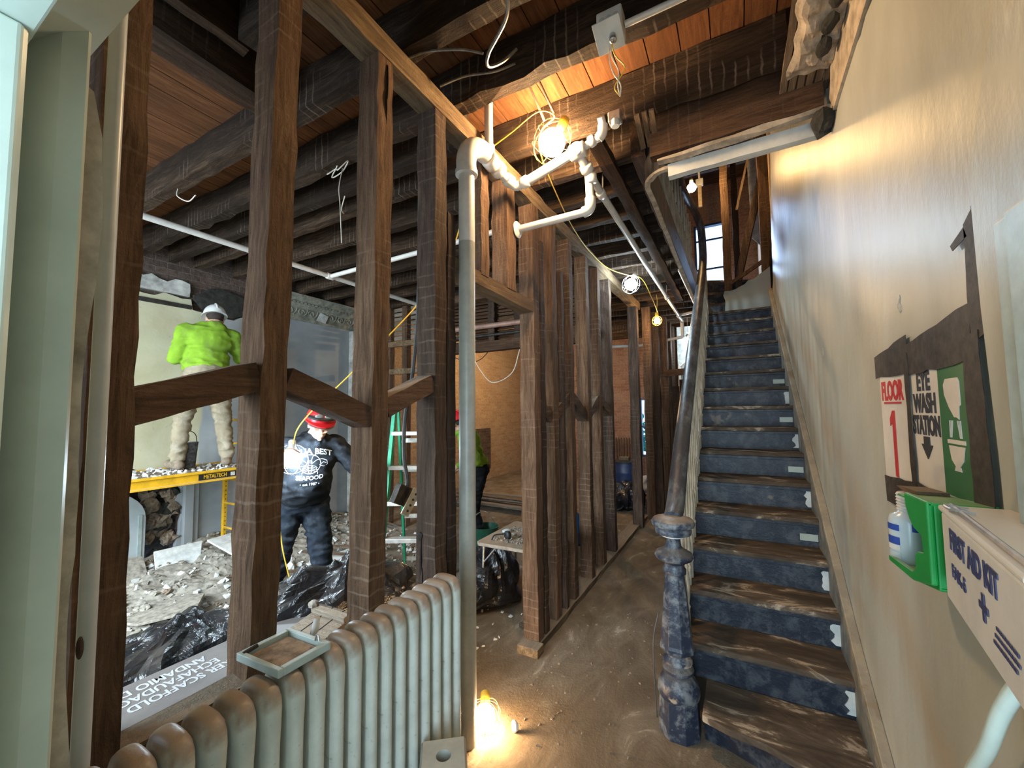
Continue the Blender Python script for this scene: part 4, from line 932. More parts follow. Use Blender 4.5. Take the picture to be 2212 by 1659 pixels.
# junction box
jb = thing('junction_box', 'square white junction box on the joist at the top centre with wires hanging out', 'junction box', (-.42, 1.70, 3.29))
mb = MB(); mb.box(-.475, -.365, 1.66, 1.735, 3.31, 3.43); mb.build('box_body', M['white_paint'], jb, bevel=.006)
mb = MB(); mb.beam((-.478, 1.655, 3.298), (-.362, 1.655, 3.302), .12, .008, up=(0, .55, 1)); mb.build('cover_plate', M['white_paint'], jb, bevel=.003)
for k in range(3):
    mb = MB(); mb.lathe([(.012, 0), (.012, .004), (.009, .005)], (-.45+.03*k, 1.661, 3.385), 14, axis=(0, -1, 0)); mb.build('knockout', M['pvc_left'], jb)
mb = MB(); mb.lathe([(.013, 0), (.015, .01), (.015, .035), (.010, .04)], (-.405, 1.66, 3.30), 14, axis=(.1, -.3, -1)); mb.build('connector', M['steel'], jb, smooth=True)
for k, dx in enumerate((-.012, 0, .014)):
    mb = MB(); mb.tube([(-.415, 1.66, 3.29), (-.42+dx, 1.70, 3.24), (-.40+dx*2, 1.73, 3.19), (-.41-dx, 1.75, 3.14), (-.405, 1.77, 3.10)], .0028, 6, 5); tag(mb.build('loose_wire', M[('whitewire', 'whitewire', 'yellowcord')[k]], jb), None)
ph = thing('porcelain_lamp_holder', 'small white porcelain holder fixed under the lath-marked joist', 'lamp holder', (-.53, 2.2, 3.3))
mb = MB(); mb.box(-.575, -.505, 2.19, 2.25, 3.31, 3.37); mb.build('bracket', M['steel'], ph, bevel=.006)
mb = MB(); mb.lathe([(.022, 0), (.024, .01), (.020, .04)], (-.535, 2.20, 3.275), 14); mb.build('holder', M['white_paint'], ph, smooth=True)
for k, (x, l) in enumerate(((-.455, 'left'), (-.415, 'middle'), (-.375, 'right'))):
    stick('short_lath', '%s of three short laths hanging off the joists beside the white header strip' % l, (x+.02, 2.28, 3.36), (x, 2.58, 3.34), .028, .008, W['lath_y'], 'lath')
# lath and plaster remnant at the wall
lp2 = thing('lath_and_plaster_remnant', 'ragged hanging ceiling plaster with bare laths at the top of the cream wall', 'plaster', (.37, 2.0, 3.3))
for k in range(6):
    mb = MB(); mb.beam((.275+.037*k, 1.35, 3.345), (.272+.037*k, 2.62, 3.335), .029, .007, jit=.002); mb.build('lath', W['lath_y'], lp2)
random.seed(9)
mb = MB(); G = []
nu, nv = 15, 34
for layer in (0, 1):
    for i in range(nv+1):
        for j in range(nu+1):
            y = 1.3+1.07*i/nv; x = .285+.165*j/nu
            edge = min(j/nu*6, 1, (nv-i)/nv*12)
            th = (.018+.03*abs(N((x, y, 0), 9))+.02*abs(N((x, y, 5), 24)))*max(.15, edge)
            xx = x+(.03*N((0, y, 3), 8) if j < 3 else 0); yy = y+(.06*N((x, 0, 3), 14) if i > nv-3 else 0)
            hole = N((x, y*1.0, 9), 16) > .30 and x > .39
            z = 3.332 if layer else 3.330-th-(0 if not hole else -th*.9)
            mb.v.append(V((xx, yy, z)))
def gi(l, i, j): return l*(nv+1)*(nu+1)+i*(nu+1)+j
for i in range(nv):
    for j in range(nu):
        mb.f.append((gi(0, i, j), gi(0, i, j+1), gi(0, i+1, j+1), gi(0, i+1, j)))
        mb.f.append((gi(1, i, j), gi(1, i+1, j), gi(1, i+1, j+1), gi(1, i, j+1)))
for i in range(nv):
    mb.f.append((gi(0, i, 0), gi(0, i+1, 0), gi(1, i+1, 0), gi(1, i, 0))); mb.f.append((gi(0, i, nu), gi(1, i, nu), gi(1, i+1, nu), gi(0, i+1, nu)))
for j in range(nu):
    mb.f.append((gi(0, nv, j), gi(0, nv, j+1), gi(1, nv, j+1), gi(1, nv, j))); mb.f.append((gi(0, 0, j), gi(1, 0, j), gi(1, 0, j+1), gi(0, 0, j+1)))
mb.build('plaster_crust', M['plaster_broken2'] if 'plaster_broken2' in M else M['plaster_broken'], lp2)
M['gap_shade'] = plain('black_gap', (.03, .028, .022), .95, .3)  # black tone standing in for the shade inside holes and gaps
for k in range(6):
    y = 1.52+.13*k; mb = MB(); mb.ball((.425-.006*k, y, 3.285), (.030, .052, .022), 9, 6, f=lambda p: p*(1+.35*N(p, 30, k))); mb.build('dark_hole', M['gap_shade'], lp2)
mb = MB(); mb.ball((.43, 2.45, 3.11), (.05, .10, .05), 10, 7, f=lambda p: p*(1+.35*N(p, 25))); tag(mb.build('joist_pocket_shade', M['gap_shade']), 'black hole in the wall where the stairwell header enters', 'hole')  # black lump, its colour painting the shade in the header's pocket

# ================================================================== RADIATOR
def radiator(x, y_end, n, pitch, zt, label, name='cast_iron_radiator', hw=.075):
    t = thing(name, label, 'radiator', (x, y_end-n*pitch/2, 0))
    proto = None
    for k in range(n):
        y = y_end-pitch*(k+.5)
        prof = []
        if proto is None:
            mb = MB(); rs = []
            N_ = 10
            # column loop section: flat pod with rounded top
            def sec(z, hx, hy): return [V((x+hx*math.copysign(abs(math.cos(a))**.55, math.cos(a)), y+hy*math.copysign(abs(math.sin(a))**.75, math.sin(a)), z)) for a in [2*math.pi*j/24 for j in range(24)]]
            zs = [(.10, .6, .75), (.14, .95, .95), (.20, 1, 1)]+[(z, 1, .84) for z in (.24, .5, .75, .86)]+[(.90, 1, .98), (.94, .98, 1.08), (.965, .92, 1.08), (.982, .80, 1.0), (.994, .62, .8), (1.0, .35, .45)]
            for z, a, b in zs: rs.append(sec(z*zt, hw*a, pitch*.41*b))
            mb.rings(rs); proto = mb.build('section', M['rad'], t, smooth=True); y_p = y
            mbs = MB()
        else:
            c = proto.copy(); COL.objects.link(c); c.parent = t; c.location = (0, y-y_p, 0)
    for z in (.16, .93):
        mb = MB(); mb.tube([(x, y_end-n*pitch+.01, z*zt), (x, y_end-.02, z*zt)], .026, 14); mb.build('connecting_tube', M['rad'], t, smooth=True)
    for yy in (y_end-pitch*.6, y_end-pitch*(n-.6)):
        for s in (-1, 1):
            mb = MB(); mb.lathe([(.022, 0), (.016, .02), (.014, .06), (.02, .12)], (x+s*hw*.6, yy, 0), 10); mb.build('leg', M['rad'], t, smooth=True)
    return t
radiator(-1.125, 1.46, 19, .0645, 1.0, 'long off-white cast-iron radiator with brown dust along its top')
radiator(-2.45, 10.35, 9, .07, .95, 'dark radiator below the rear window at the far end of the hall', hw=.06) if False else None
fr = thing('tray', 'small dusty grey metal tray frame resting on top of the radiator', 'tray', (-1.15, .745, 1.0))
mb = MB()
ux, uy = V((.185, .008, 0)), V((.003, .155, 0)); o = V((-1.265, .665, 1.003))
def quadbox(mb, o, a, b, h): mb.add([o, o+a, o+a+b, o+b, o+h, o+h+a, o+h+a+b, o+h+b], [(0, 1, 2, 3), (4, 7, 6, 5), (0, 4, 5, 1), (1, 5, 6, 2), (2, 6, 7, 3), (3, 7, 4, 0)])
H_ = V((0, 0, .022)); quadbox(mb, o, ux, uy*.09, H_); quadbox(mb, o+uy*.91, ux, uy*.09, H_); quadbox(mb, o+uy*.09, ux*.09, uy*.82, H_); quadbox(mb, o+uy*.09+ux*.91, ux*.09, uy*.82, H_)
mb.build('rim', M['casing_r'], fr, bevel=.002)
mb = MB(); quadbox(mb, o+uy*.12+ux*.12, ux*.76, uy*.76, H_*.45); mb.build('dusty_base', M['rubble2'], fr, bevel=.002)
mb = MB(); mb.tube([o+ux*.75+uy*.9+H_, o+ux*.8+uy*.9+H_*2, o+ux*.84+uy*.9+H_*1.1], .003, 6, 3); mb.build('latch', M['steel'], fr)
mb = MB(); mb.tube([o+ux*.1+uy*.05+H_*.9, o+ux*.1+uy*.30+H_*1.1], .006, 6); mb.build('catch', M['iron'], fr)
mb = MB(); mb.lathe([(.011, 0), (.012, .004), (.012, .03), (.0095, .034), (.009, .05)], (-1.20, .86, 1.0), 14, axis=(.1, .15, 1)); tag(mb.build('marker_cap', M['white_pipe'], smooth=True), 'small white plastic tube end standing on the radiator behind the tray', 'tube')
cb = thing('concrete_block', 'grey stone block with a round hole at the bottom edge of the picture', 'block', (-.90, 1.19, 0))
mb = MB(); rot = Matrix.Rotation(R(38), 3, 'Z'); cc = V((-.935, 1.175, 0))
outer = [(-.13, -.13), (.13, -.13), (.13, .13), (-.13, .13)]
def ringpts(r, z, n=24): return [cc+V((r*math.cos(2*math.pi*k/n), r*math.sin(2*math.pi*k/n), z)) for k in range(n)]
def sqpts(h, z, n=24):
    out = []
    for k in range(n):
        a = 2*math.pi*k/n; m = max(abs(math.cos(a)), abs(math.sin(a))); out.append(cc+rot @ V((h*math.cos(a)/m, h*math.sin(a)/m, z)))
    return out
mb.rings([sqpts(.075, 0), sqpts(.08, .02), sqpts(.08, .50), sqpts(.072, .515), ringpts(.026, .515), ringpts(.023, .48), ringpts(.023, .36)])
mb.build('block_body', M['pvc_grey'], cb, smooth=False)
mb = MB(); mb.prism([(0, 0), (.05, 0), (.045, .03), (.005, .035)], 0, .05, lambda u, v, w_: V((-.98+u, 1.62+w_, v))); tag(mb.build('plaster_shard', M['rubblew']), 'little pale shard on the floor beside the radiator foot', 'shard')
mb = MB(); mb.ball((-1.10, 1.98, .03), (.022, .018, .03), 8, 5, f=lambda p: p*(1+.3*N(p, 40))); tag(mb.build('plaster_shard', M['rubblew']), 'white crumb glaring in front of the floor lamp', 'shard')

# ================================================================== RIGHT WALL FITTINGS
YW = .4635
fw = lambda y, z, x=YW: (lambda u, v, w_: V((x-w_, y-u, z+v)))   # u runs towards the camera (right on the wall), v up
def wall_quad(mb, pts, x0, x1): mb.prism(pts, x0, x1, YZ)
M['sign_white'] = plain('sign_white_plastic', (.62, .58, .52), .45, .05, 6)
M['sign_green'] = plain('sign_green', (.035, .14, .055), .45, .06, 6)
M['sign_red'] = plain('sign_red_ink', (.45, .03, .03), .5, .05)
M['sign_black'] = plain('sign_black_ink', (.035, .035, .04), .5, .05)
M['tape'] = plain('dark_adhesive_tape', (.045, .038, .032), .6, .3, 30, spec=.2)
sg = thing('floor_number_sign', 'narrow white sign with red letters reading FLOOR 1', 'sign', (YW, 1.83, 1.5))
mb = MB(); wall_quad(mb, [(1.955, 1.44), (1.955, 1.81), (1.70, 1.81), (1.70, 1.44)], YW-.004, YW); mb.build('panel', M['sign_white'], sg)
text_mesh('FLOOR', .088, fw(1.832, 1.747, YW-.0045), .001, .0035, sx=.76).build('lettering', M['sign_red'], sg)
mb = MB(); wall_quad(mb, [(1.915, 1.706), (1.915, 1.712), (1.745, 1.712), (1.745, 1.706)], YW-.006, YW-.004); mb.build('red_rule', M['sign_red'], sg)
mb = MB(); mb.prism([(1.815, 1.462), (1.815, 1.683), (1.838, 1.683), (1.865, 1.655), (1.865, 1.63), (1.842, 1.642), (1.842, 1.462)], YW-.006, YW-.004, YZ); mb.build('numeral', M['sign_red'], sg, tri=True)
se = thing('eye_wash_sign', 'white and green sign reading EYE WASH STATION with a down arrow', 'sign', (YW, 1.5, 1.5))
mb = MB(); wall_quad(mb, [(1.665, 1.45), (1.665, 1.80), (1.30, 1.80), (1.30, 1.45)], YW-.004, YW); mb.build('panel', M['sign_white'], se)
mb = MB(); wall_quad(mb, [(1.463, 1.475), (1.463, 1.80), (1.302, 1.80), (1.302, 1.475)], YW-.0052, YW-.004); mb.build('green_field', M['sign_green'], se)
for k, wd in enumerate(('EYE', 'WASH', 'STATION')):
    text_mesh(wd, .072, fw(1.562, 1.765-.062*k, YW-.0045), .001, .0030, sx=(.80, .74, .62)[k]).build('lettering', M['sign_black'], se)
mb = MB(); wall_quad(mb, [(1.582, 1.612), (1.582, 1.59), (1.60, 1.59), (1.562, 1.55), (1.524, 1.59), (1.542, 1.59), (1.542, 1.612)], YW-.006, YW-.004); mb.build('arrow', M['sign_black'], se, tri=True)
mb = MB(); FW = fw(1.383, 1.65, YW-.005)
head = [(-.035, .115), (.03, .115), (.037, .105), (.037, .05), (.028, .045), (.025, .015), (.012, .02), (0, .02), (-.025, .045), (-.045, .075), (-.048, .10)]
mb.prism(head, 0, .0015, FW); mb.prism([(-.045, -.035), (.047, -.035), (.047, -.045), (-.045, -.045)], 0, .0015, FW); mb.prism([(-.04, -.05), (.042, -.05), (.03, -.085), (.01, -.1), (-.01, -.1), (-.03, -.085)], 0, .0015, FW)
mb.prism([(-.012, -.1), (.014, -.1), (.018, -.11), (-.018, -.11)], 0, .0015, FW)
for s in (-1, 1):
    for k in range(3): mb.prism([(s*.022+.004*k*s, -.03), (s*.022+.004*k*s+.002, -.03), (s*.012+.008*k*s+.002, .012), (s*.012+.008*k*s, .012)], 0, .0015, FW)
mb.build('pictogram', M['sign_white'], se, tri=True)
# tape strips
random.seed(44)
def tape(pts, label, lift=.008):
    p2 = ragged([(a, b, 1) for a, b in pts], .004, .05)
    mb = MB(); mb.prism(p2, YW-lift, YW-lift+.0015, YZ); return tag(mb.build('tape_strip', M['tape'], tri=True), label, 'tape', 'dark tape strips around the wall signs')
tape([(1.99, 1.80), (1.99, 1.88), (1.66, 1.915), (1.66, 1.80)], 'dark tape strip across the top of the FLOOR sign', .0075)
tape([(1.66, 1.79), (1.66, 1.885), (1.27, 1.925), (1.26, 1.80)], 'wide dark tape strip across the top of the eye wash sign')
tape([(1.685, 1.42), (1.685, 1.86), (1.655, 1.86), (1.645, 1.42)], 'thin dark tape strip between the FLOOR and eye wash signs', .0095)
tape([(1.95, 1.36), (1.96, 1.45), (1.66, 1.47), (1.64, 1.36)], 'dark tape strip under the FLOOR sign', .0075)
tape([(1.64, 1.35), (1.655, 1.475), (1.22, 1.46), (1.22, 1.33)], 'crumpled dark tape strip under the eye wash sign')
tape([(1.305, 1.36), (1.31, 1.85), (1.235, 1.86), (1.22, 1.36)], 'upright dark tape strip on the right edge of the eye wash sign', .0095)
tape([(1.19, 1.30), (1.20, 1.89), (1.165, 1.89), (1.155, 1.30)], 'upright dark tape strip half tucked behind the plaster edge')
tape([(1.272, 1.83), (1.262, 2.10), (1.205, 2.13), (1.205, 1.85)], 'upright dark tape strip above the signs, beside a small cut-off sign')
tape([(1.262, 2.095), (1.33, 2.075), (1.32, 2.06), (1.25, 2.07)], 'torn tape corner curling off the wall near the top')
ps = thing('cut_off_sign', 'dark sign with white letters and a red ring, mostly hidden by the plaster edge', 'sign', (YW, 1.2, 1.95))
M['sign_purple'] = plain('sign_dark_purple', (.05, .03, .06), .5, .05)
mb = MB(); wall_quad(mb, [(1.235, 1.86), (1.235, 2.13), (1.15, 2.13), (1.15, 1.86)], YW-.004, YW); mb.build('panel', M['sign_purple'], ps)
mb = MB()
cc_ = []
for k in range(20):
    a0, a1 = 2*math.pi*k/20, 2*math.pi*(k+1)/20; mb.prism([(1.20+.026*math.cos(a0), 2.075+.032*math.sin(a0)), (1.20+.026*math.cos(a1), 2.075+.032*math.sin(a1)), (1.20+.019*math.cos(a1), 2.075+.024*math.sin(a1)), (1.20+.019*math.cos(a0), 2.075+.024*math.sin(a0))], YW-.006, YW-.004, YZ)
mb.build('red_ring', M['sign_red'], ps)
text_mesh('T', .075, fw(1.195, 1.99, YW-.0045), .001, .003).build('lettering', M['sign_white'], ps)
text_mesh('I', .075, fw(1.20, 1.91, YW-.0045), .001, .003).build('lettering', M['sign_white'], ps)

# eye wash bottle station
ew = thing('eye_wash_station', 'bright green eye wash holder hanging below the signs', 'eye wash holder', (.43, 1.5, 1.25))
gp = [(1.225, 1.49), (1.36, 1.487), (1.355, 1.45), (1.335, 1.425), (1.315, 1.412), (1.268, 1.405), (1.262, 1.37), (1.30, 1.362), (1.315, 1.35), (1.32, 1.315), (1.34, 1.303), (1.52, 1.287), (1.52, 1.272), (1.34, 1.282), (1.225, 1.312)]
mb = MB(); mb.prism(gp, .350, .362, YZ); mb.build('front_shell', M['green'], ew, bevel=.004, tri=True)
mb = MB(); wall_quad(mb, [(1.56, 1.26), (1.56, 1.46), (1.225, 1.49), (1.225, 1.29)], .455, .4635); mb.box(.362, .456, 1.225, 1.237, 1.305, 1.486); mb.prism([(1.225, 1.312), (1.34, 1.289), (1.54, 1.272), (1.54, 1.262), (1.34, 1.279), (1.225, 1.302)], .362, .456, YZ); mb.prism([(1.225, 1.488), (1.42, 1.474), (1.42, 1.468), (1.225, 1.480)], .352, .456, YZ)
mb.build('back_shell', M['green'], ew, bevel=.003)
mb = MB(); mb.box(.385, .425, 1.2235, 1.225, 1.40, 1.48); mb.build('label_sticker', M['blue'], ew)
mb = MB(); mb.prism([(1.40, 1.476), (1.50, 1.468), (1.55, 1.474), (1.50, 1.478), (1.40, 1.484)], .385, .445, YZ); mb.build('cardboard_scrap', W['lath_y'], ew)
M['bottle'] = plain('translucent_bottle_plastic', (.46, .53, .55), .25, .05, 6)
bt = thing('eye_wash_bottle', 'translucent pale bottle with blue labels held in the green holder', 'bottle', (.40, 1.53, 1.24))
mb = MB(); mb.lathe([(.036, 0), (.041, .006), (.043, .02), (.043, .118), (.038, .132), (.024, .140), (.020, .145)], (.396, 1.515, 1.268), 24); mb.build('bottle_body', M['bottle'], bt, smooth=True)
mb = MB(); prof = [(.020, .143)]
for k in range(6): prof += [(.024, .148+.008*k), (.021, .152+.008*k)]
prof.append((.020, .194)); mb.lathe(prof, (.396, 1.515, 1.268), 18); mb.build('ribbed_cap', M['white_pipe'], bt)
def on_cyl(mb, c, r, a0, a1, z0, z1):
    n = 6; rs = [[V((c[0]+r_*math.cos(a0+(a1-a0)*k/n), c[1]+r_*math.sin(a0+(a1-a0)*k/n), z)) for r_, z in ((r, z0), (r+.001, z0), (r+.001, z1), (r, z1))] for k in range(n+1)]
    mb.rings(rs)
M['labelblue'] = plain('label_blue', (.02, .06, .30), .4, .05)
for z0, z1, mt, a in ((1.362, 1.378, 'labelblue', 0), (1.325, 1.345, 'labelblue', .1), (1.310, 1.324, 'white_paint', .1), (1.285, 1.305, 'bottle', .1)):
    mb = MB(); on_cyl(mb, (.396, 1.515), .0432, math.radians(180), math.radians(228), z0, z1); mb.build('blue_label', M[mt], bt)
mb = MB(); on_cyl(mb, (.396, 1.515), .0432, math.radians(262), math.radians(285), 1.365, 1.385); mb.build('blue_label', M['labelblue'], bt)

# first aid kit box
kt = thing('first_aid_kit', 'white first aid kit box with navy lettering at the right edge', 'first aid kit', (.39, 1.0, 1.3))
M['kitwhite'] = plain('kit_box_white', (.60, .56, .50), .4, .06, 9, dust=(.4, .36, .3), dust_amt=.4)
M['navy'] = plain('navy_ink', (.03, .035, .10), .45, .05)
KA = R(8.3); KD = V((-math.sin(KA), -math.cos(KA), 0)); KN = V((-math.cos(KA), math.sin(KA), 0)); KO = V((.35, 1.15, 0))
plan = lambda g: [((KO+KD*0+KN*g).x, (KO+KN*g).y+g), ((KO+KD*.44+KN*g).x, (KO+KD*.44).y), (.4635, (KO+KD*.44).y), (.4635, 1.15+g)]
IDF = lambda u, v, w_: V((u, v, w_))
mb = MB(); mb.prism(plan(0), 1.318, 1.488, IDF); mb.build('case_body', M['kitwhite'], kt, bevel=.006)
mb = MB(); mb.prism(plan(.003), 1.488, 1.499, IDF); mb.build('lid', M['kitwhite'], kt, bevel=.004)
mb = MB(); mb.tube([KO+KD*.02-KN*.012+V((0, 0, 1.503)), KO+KD*.42-KN*.012+V((0, 0, 1.503))], .0045, 8); mb.build('hinge_rod', M['steel'], kt)
mb = MB(); mb.tube([KO+KD*a-KN*b+V((0, 0, c)) for a, b, c in ((.05, .03, 1.503), (.05, .0, 1.508), (.09, .0, 1.508), (.09, .03, 1.503))], .003, 6, 4); mb.build('wire_latch', M['steel'], kt)
kf = lambda uu, z: (lambda u, v, w_: KO+KD*(uu+u)+KN*(.0006+w_)+V((0, 0, z+v)))
KU = (.065, .255, .84)

text_mesh('FIRST AID KIT', .052, kf(KU[0], 1.447), .0008, .0018, sx=KU[2], align='LEFT').build('lettering', M['navy'], kt)
text_mesh('FAK-5', .034, kf(KU[0], 1.390), .0008, .0008, sx=1.05, align='LEFT').build('lettering', M['navy'], kt)
mb = MB(); c_ = .012; s_ = .004
mb.prism([(-.004, .016), (.004, .016), (.004, .004), (.014, .004), (.014, -.004), (.004, -.004), (.004, -.016), (-.004, -.016), (-.004, -.004), (-.014, -.004), (-.014, .004), (-.004, .004)], 0, .0012, lambda u, v, w_: kf(KU[1], 1.394)(u*1.5, v*1.3, w_)); mb.build('cross_emblem', M['navy'], kt, tri=True)
for k in range(3):
    mb = MB(); fr_ = kf(KU[1]+.055-.008*k, 1.385-.012*k)
    x_ = 0
    while x_ < .085:
        l = random.uniform(.006, .014); mb.prism([(x_, 0), (x_+l, 0), (x_+l, .005), (x_, .005)], 0, .001, fr_); x_ += l+.0025
    mb.build('small_print', M['navy'], kt)
tape([(1.30, 1.205), (1.32, 1.235), (1.0, 1.24), (.80, 1.22), (.80, 1.19), (1.0, 1.20)], 'dark tape strip showing below the first aid kit box', .006)
pipe('pale_hose', 'pale blue-white hose curving up in the bottom right corner', [(.405, 1.38, .75), (.405, 1.27, .92), (.40, 1.18, 1.03), (.395, 1.09, 1.16), (.40, .98, 1.30), (.41, .86, 1.46)], .013, M['casing'], 'hose', smooth=5)
for y, z, r, lb in ((3.05, 2.03, .012, 'small dark gouge in the cream plaster left of the brown stain'), (1.72, 2.02, .016, 'star-shaped chip in the cream plaster above the eye wash sign')):
    mb = MB(); mb.ball((.4645, y, z), (.003, r, r*1.6), 10, 7, f=lambda p: p*(1+.7*N(p, 90))); tag(mb.build('wall_gouge', M['pvc_grey']), lb, 'gouge')

# ================================================================== SCAFFOLD
def scaffold():
    t = thing('baker_scaffold', 'yellow rolling scaffold with a debris-strewn deck carrying the green-shirted worker', 'scaffold', (-4.97, 1.7, 0))
    xf, xb, ya, yb = -4.60, -5.32, .78, 2.60; zd = 1.135
    mb = MB(); mb.box(xb+.02, xf-.03, ya, yb-.03, zd-.035, zd-.012); mb.build('deck', W['crate'], t)
    for x, nm in ((xf, 'side_beam'), (xb, 'side_beam')):
        mb = MB(); s = 1 if x == xf else -1
        mb.prism([(0, -.11), (.030*s, -.11), (.030*s, -.098), (.006*s, -.092), (.006*s, -.028), (.030*s, -.022), (.030*s, 0), (0, 0)], ya, yb-.02, lambda u, v, w_: V((x-.02*s+u, w_, zd+v)))
        mb.build(nm, M['yellow'], t, tri=True)
    mb = MB(); mb.box(xf-.013, xf-.009, 2.03, 2.37, zd-.088, zd-.032); sb = mb.build('nameplate', M['black'], t)
    text_mesh('METALTECH', .052, lambda u, v, w_: V((xf-.0088+w_, 2.175+u, zd-.060+v)), .0008, .001, sx=.72).build('lettering', M['yellow'], sb)
    mb = MB(); mb.box(xf-.009, xf-.0075, 2.315, 2.355, zd-.078, zd-.04); mb.build('white_mark', M['white_paint'], sb)
    for y in (yb, ya):
        for x in (xf-.03, xb+.03):
            mb = MB(); mb.beam((x, y, .12), (x, y, 1.95), .042, .042); mb.build('upright', M['yellow'], t, bevel=.006)
            mb = MB(); mb.lathe([(.05, -.016), (.062, -.012), (.062, .012), (.05, .016)], (x, y, .065), 18, axis=(1, 0, 0)); mb.build('caster', M['black'], t, smooth=True)
            mb = MB()
            for k in range(22): mb.lathe([(.006, 0), (.006, .002)], (x+.0215, y, .2+.05*k), 6, axis=(1, 0, 0))
            mb.build('pin_holes', M['black'], t)
        for z in (.38, .66, .94, 1.35, 1.62, 1.90):
            mb = MB(); mb.tube([(xf-.03, y, z), (xb+.03, y, z)], .014, 8); mb.build('rung', M['yellow'], t, smooth=True)
        mb = MB(); mb.tube([(xb+.03, y-.02, 1.0), (xb+.03, y-.16, 1.0), (xb+.03, y-.22, 1.04), (xb+.03, y-.24, 1.10)], .013, 8, 4); mb.build('bracket_loop', M['yellow'], t, smooth=True)
scaffold()
def tray(seed, n, region, zf, smin, smax, name, label, mat, mats=None):
    random.seed(seed); mb = MB()
    for i in range(n):
        x = random.uniform(region[0], region[1]); y = random.uniform(region[2], region[3]); s = random.uniform(smin, smax)
        z = zf(x, y)+s*.2; q = Quaternion((random.random(), random.random(), random.random()), random.uniform(0, 3))
        vs = [V((x, y, z))+q @ V((a*s*random.uniform(.5, 1), b*s*random.uniform(.4, .9), c*s*.28)) for a in (-1, 1) for b in (-1, 1) for c in (-1, 1)]
        vs = [V((p.x, p.y, max(p.z, zf(p.x, p.y)-.002))) for p in vs]
        mb.add(vs, [(0, 1, 3, 2), (4, 6, 7, 5), (0, 4, 5, 1), (2, 3, 7, 6), (0, 2, 6, 4), (1, 5, 7, 3)])
    return tag(mb.build(name, mat), label, 'debris', kind='stuff')
tray(60, 260, (-5.26, -4.66, .82, 2.52), lambda x, y: 1.124, .008, .03, 'deck_debris', 'plaster crumbs scattered over the scaffold deck', M['rubblew'])

db = thing('dusty_bucket', 'plaster-splashed dark bucket standing between the boots of the scaffold worker', 'bucket', (-5.08, 2.12, 1.13))
mb = MB(); mb.lathe([(.075, 0), (.095, .26), (.10, .27), (.09, .27), (.07, .01)], (-5.08, 2.12, 1.128), 20); mb.build('bucket_body', plain('splashed_bucket', (.10, .10, .11), .6, .5, 30, dust=(.5, .5, .48)), db, smooth=True)
mb = MB(); mb.tube([(-5.08, 2.03, 1.39), (-5.08, 2.05, 1.48), (-5.08, 2.12, 1.52), (-5.08, 2.19, 1.48), (-5.08, 2.21, 1.39)], .004, 6, 4); mb.build('handle', M['iron'], db)
# worker tools: steel pipe section on the wall near worker 1
t = thing('wall_pipe', 'dark iron pipe with couplings running down the wall beside the green-shirted worker', 'pipe', (-5.40, 2.86, 2.1))
mb = MB(); mb.tube([(-5.5, 2.83, 2.98), (-5.42, 2.86, 2.97), (-5.40, 2.86, 2.94), (-5.40, 2.85, 2.0)], .016, 10); mb.build('pipe_run', M['iron'], t, smooth=True)
mb = MB(); mb.lathe([(.024, 0), (.024, .06)], (-5.40, 2.86, 2.60), 12); mb.build('coupling', M['iron'], t)
# cornice of the front room
co = thing('plaster_cornice', 'ornate grey-green plaster cornice with scrollwork along the far end of the left wall', 'cornice', (-5.45, 3.8, 3.1))
M['cornice'] = plain('grey_green_cornice_plaster', (.25, .25, .20), .8, .25, 14, bmp=.4)
mb = MB(); mb.prism([(-5.5, 3.02), (-5.485, 3.02), (-5.48, 3.05), (-5.47, 3.06), (-5.465, 3.22), (-5.44, 3.24), (-5.43, 3.28), (-5.38, 3.32), (-5.34, 3.34), (-5.34, 3.37), (-5.5, 3.37)], 3.02, 4.56, lambda u, v, w_: V((u, w_, v)))
mb.build('moulding', M['cornice'], co, tri=True)
for k in range(9):
    y = 3.12+.165*k; mb = MB(); s = 1 if k % 2 else -1
    mb.tube([(-5.462, y+s*.055*math.cos(a)*(1-a/9), 3.14+.055*math.sin(a)*(1-a/9)) for a in [i*.5 for i in range(15)]], .0095, 6)
    mb.tube([(-5.462, y+.05, 3.10), (-5.46, y+.085, 3.14), (-5.462, y+.10, 3.19)], .009, 6, 3)
    mb.build('scroll', M['cornice'], co, smooth=True)
mb = MB()
for k in range(26): mb.box(-5.43, -5.405, 3.05+.058*k, 3.085+.058*k, 3.255, 3.275)
mb.build('dentil_band', M['cornice'], co)
mb = MB(); mb.prism([(3.85, 3.06), (4.0, 3.04), (4.05, 3.16), (3.92, 3.19)], -5.452, -5.44, YZ); tag(mb.build('torn_paper_patch', M['rubblew'], co, tri=True), 'white patch')
# damaged wall bits
random.seed(51)
def chunk(c, s, mat, label, name='plaster_chunk', cat='plaster chunk', group='plaster chunks', flat=.5, seed=0):
    rot = Quaternion((random.uniform(-1, 1), random.uniform(-1, 1), random.uniform(-.3, .3)), random.uniform(0, 1.2)).to_matrix()
    mb = MB(); mb.ball(c, (s[0], s[1], s[2]), 7, 5, rot=rot, f=lambda p: p*(1+.9*N(p, 9/ max(s), seed)))
    return tag(mb.build(name, mat), label, cat, group)
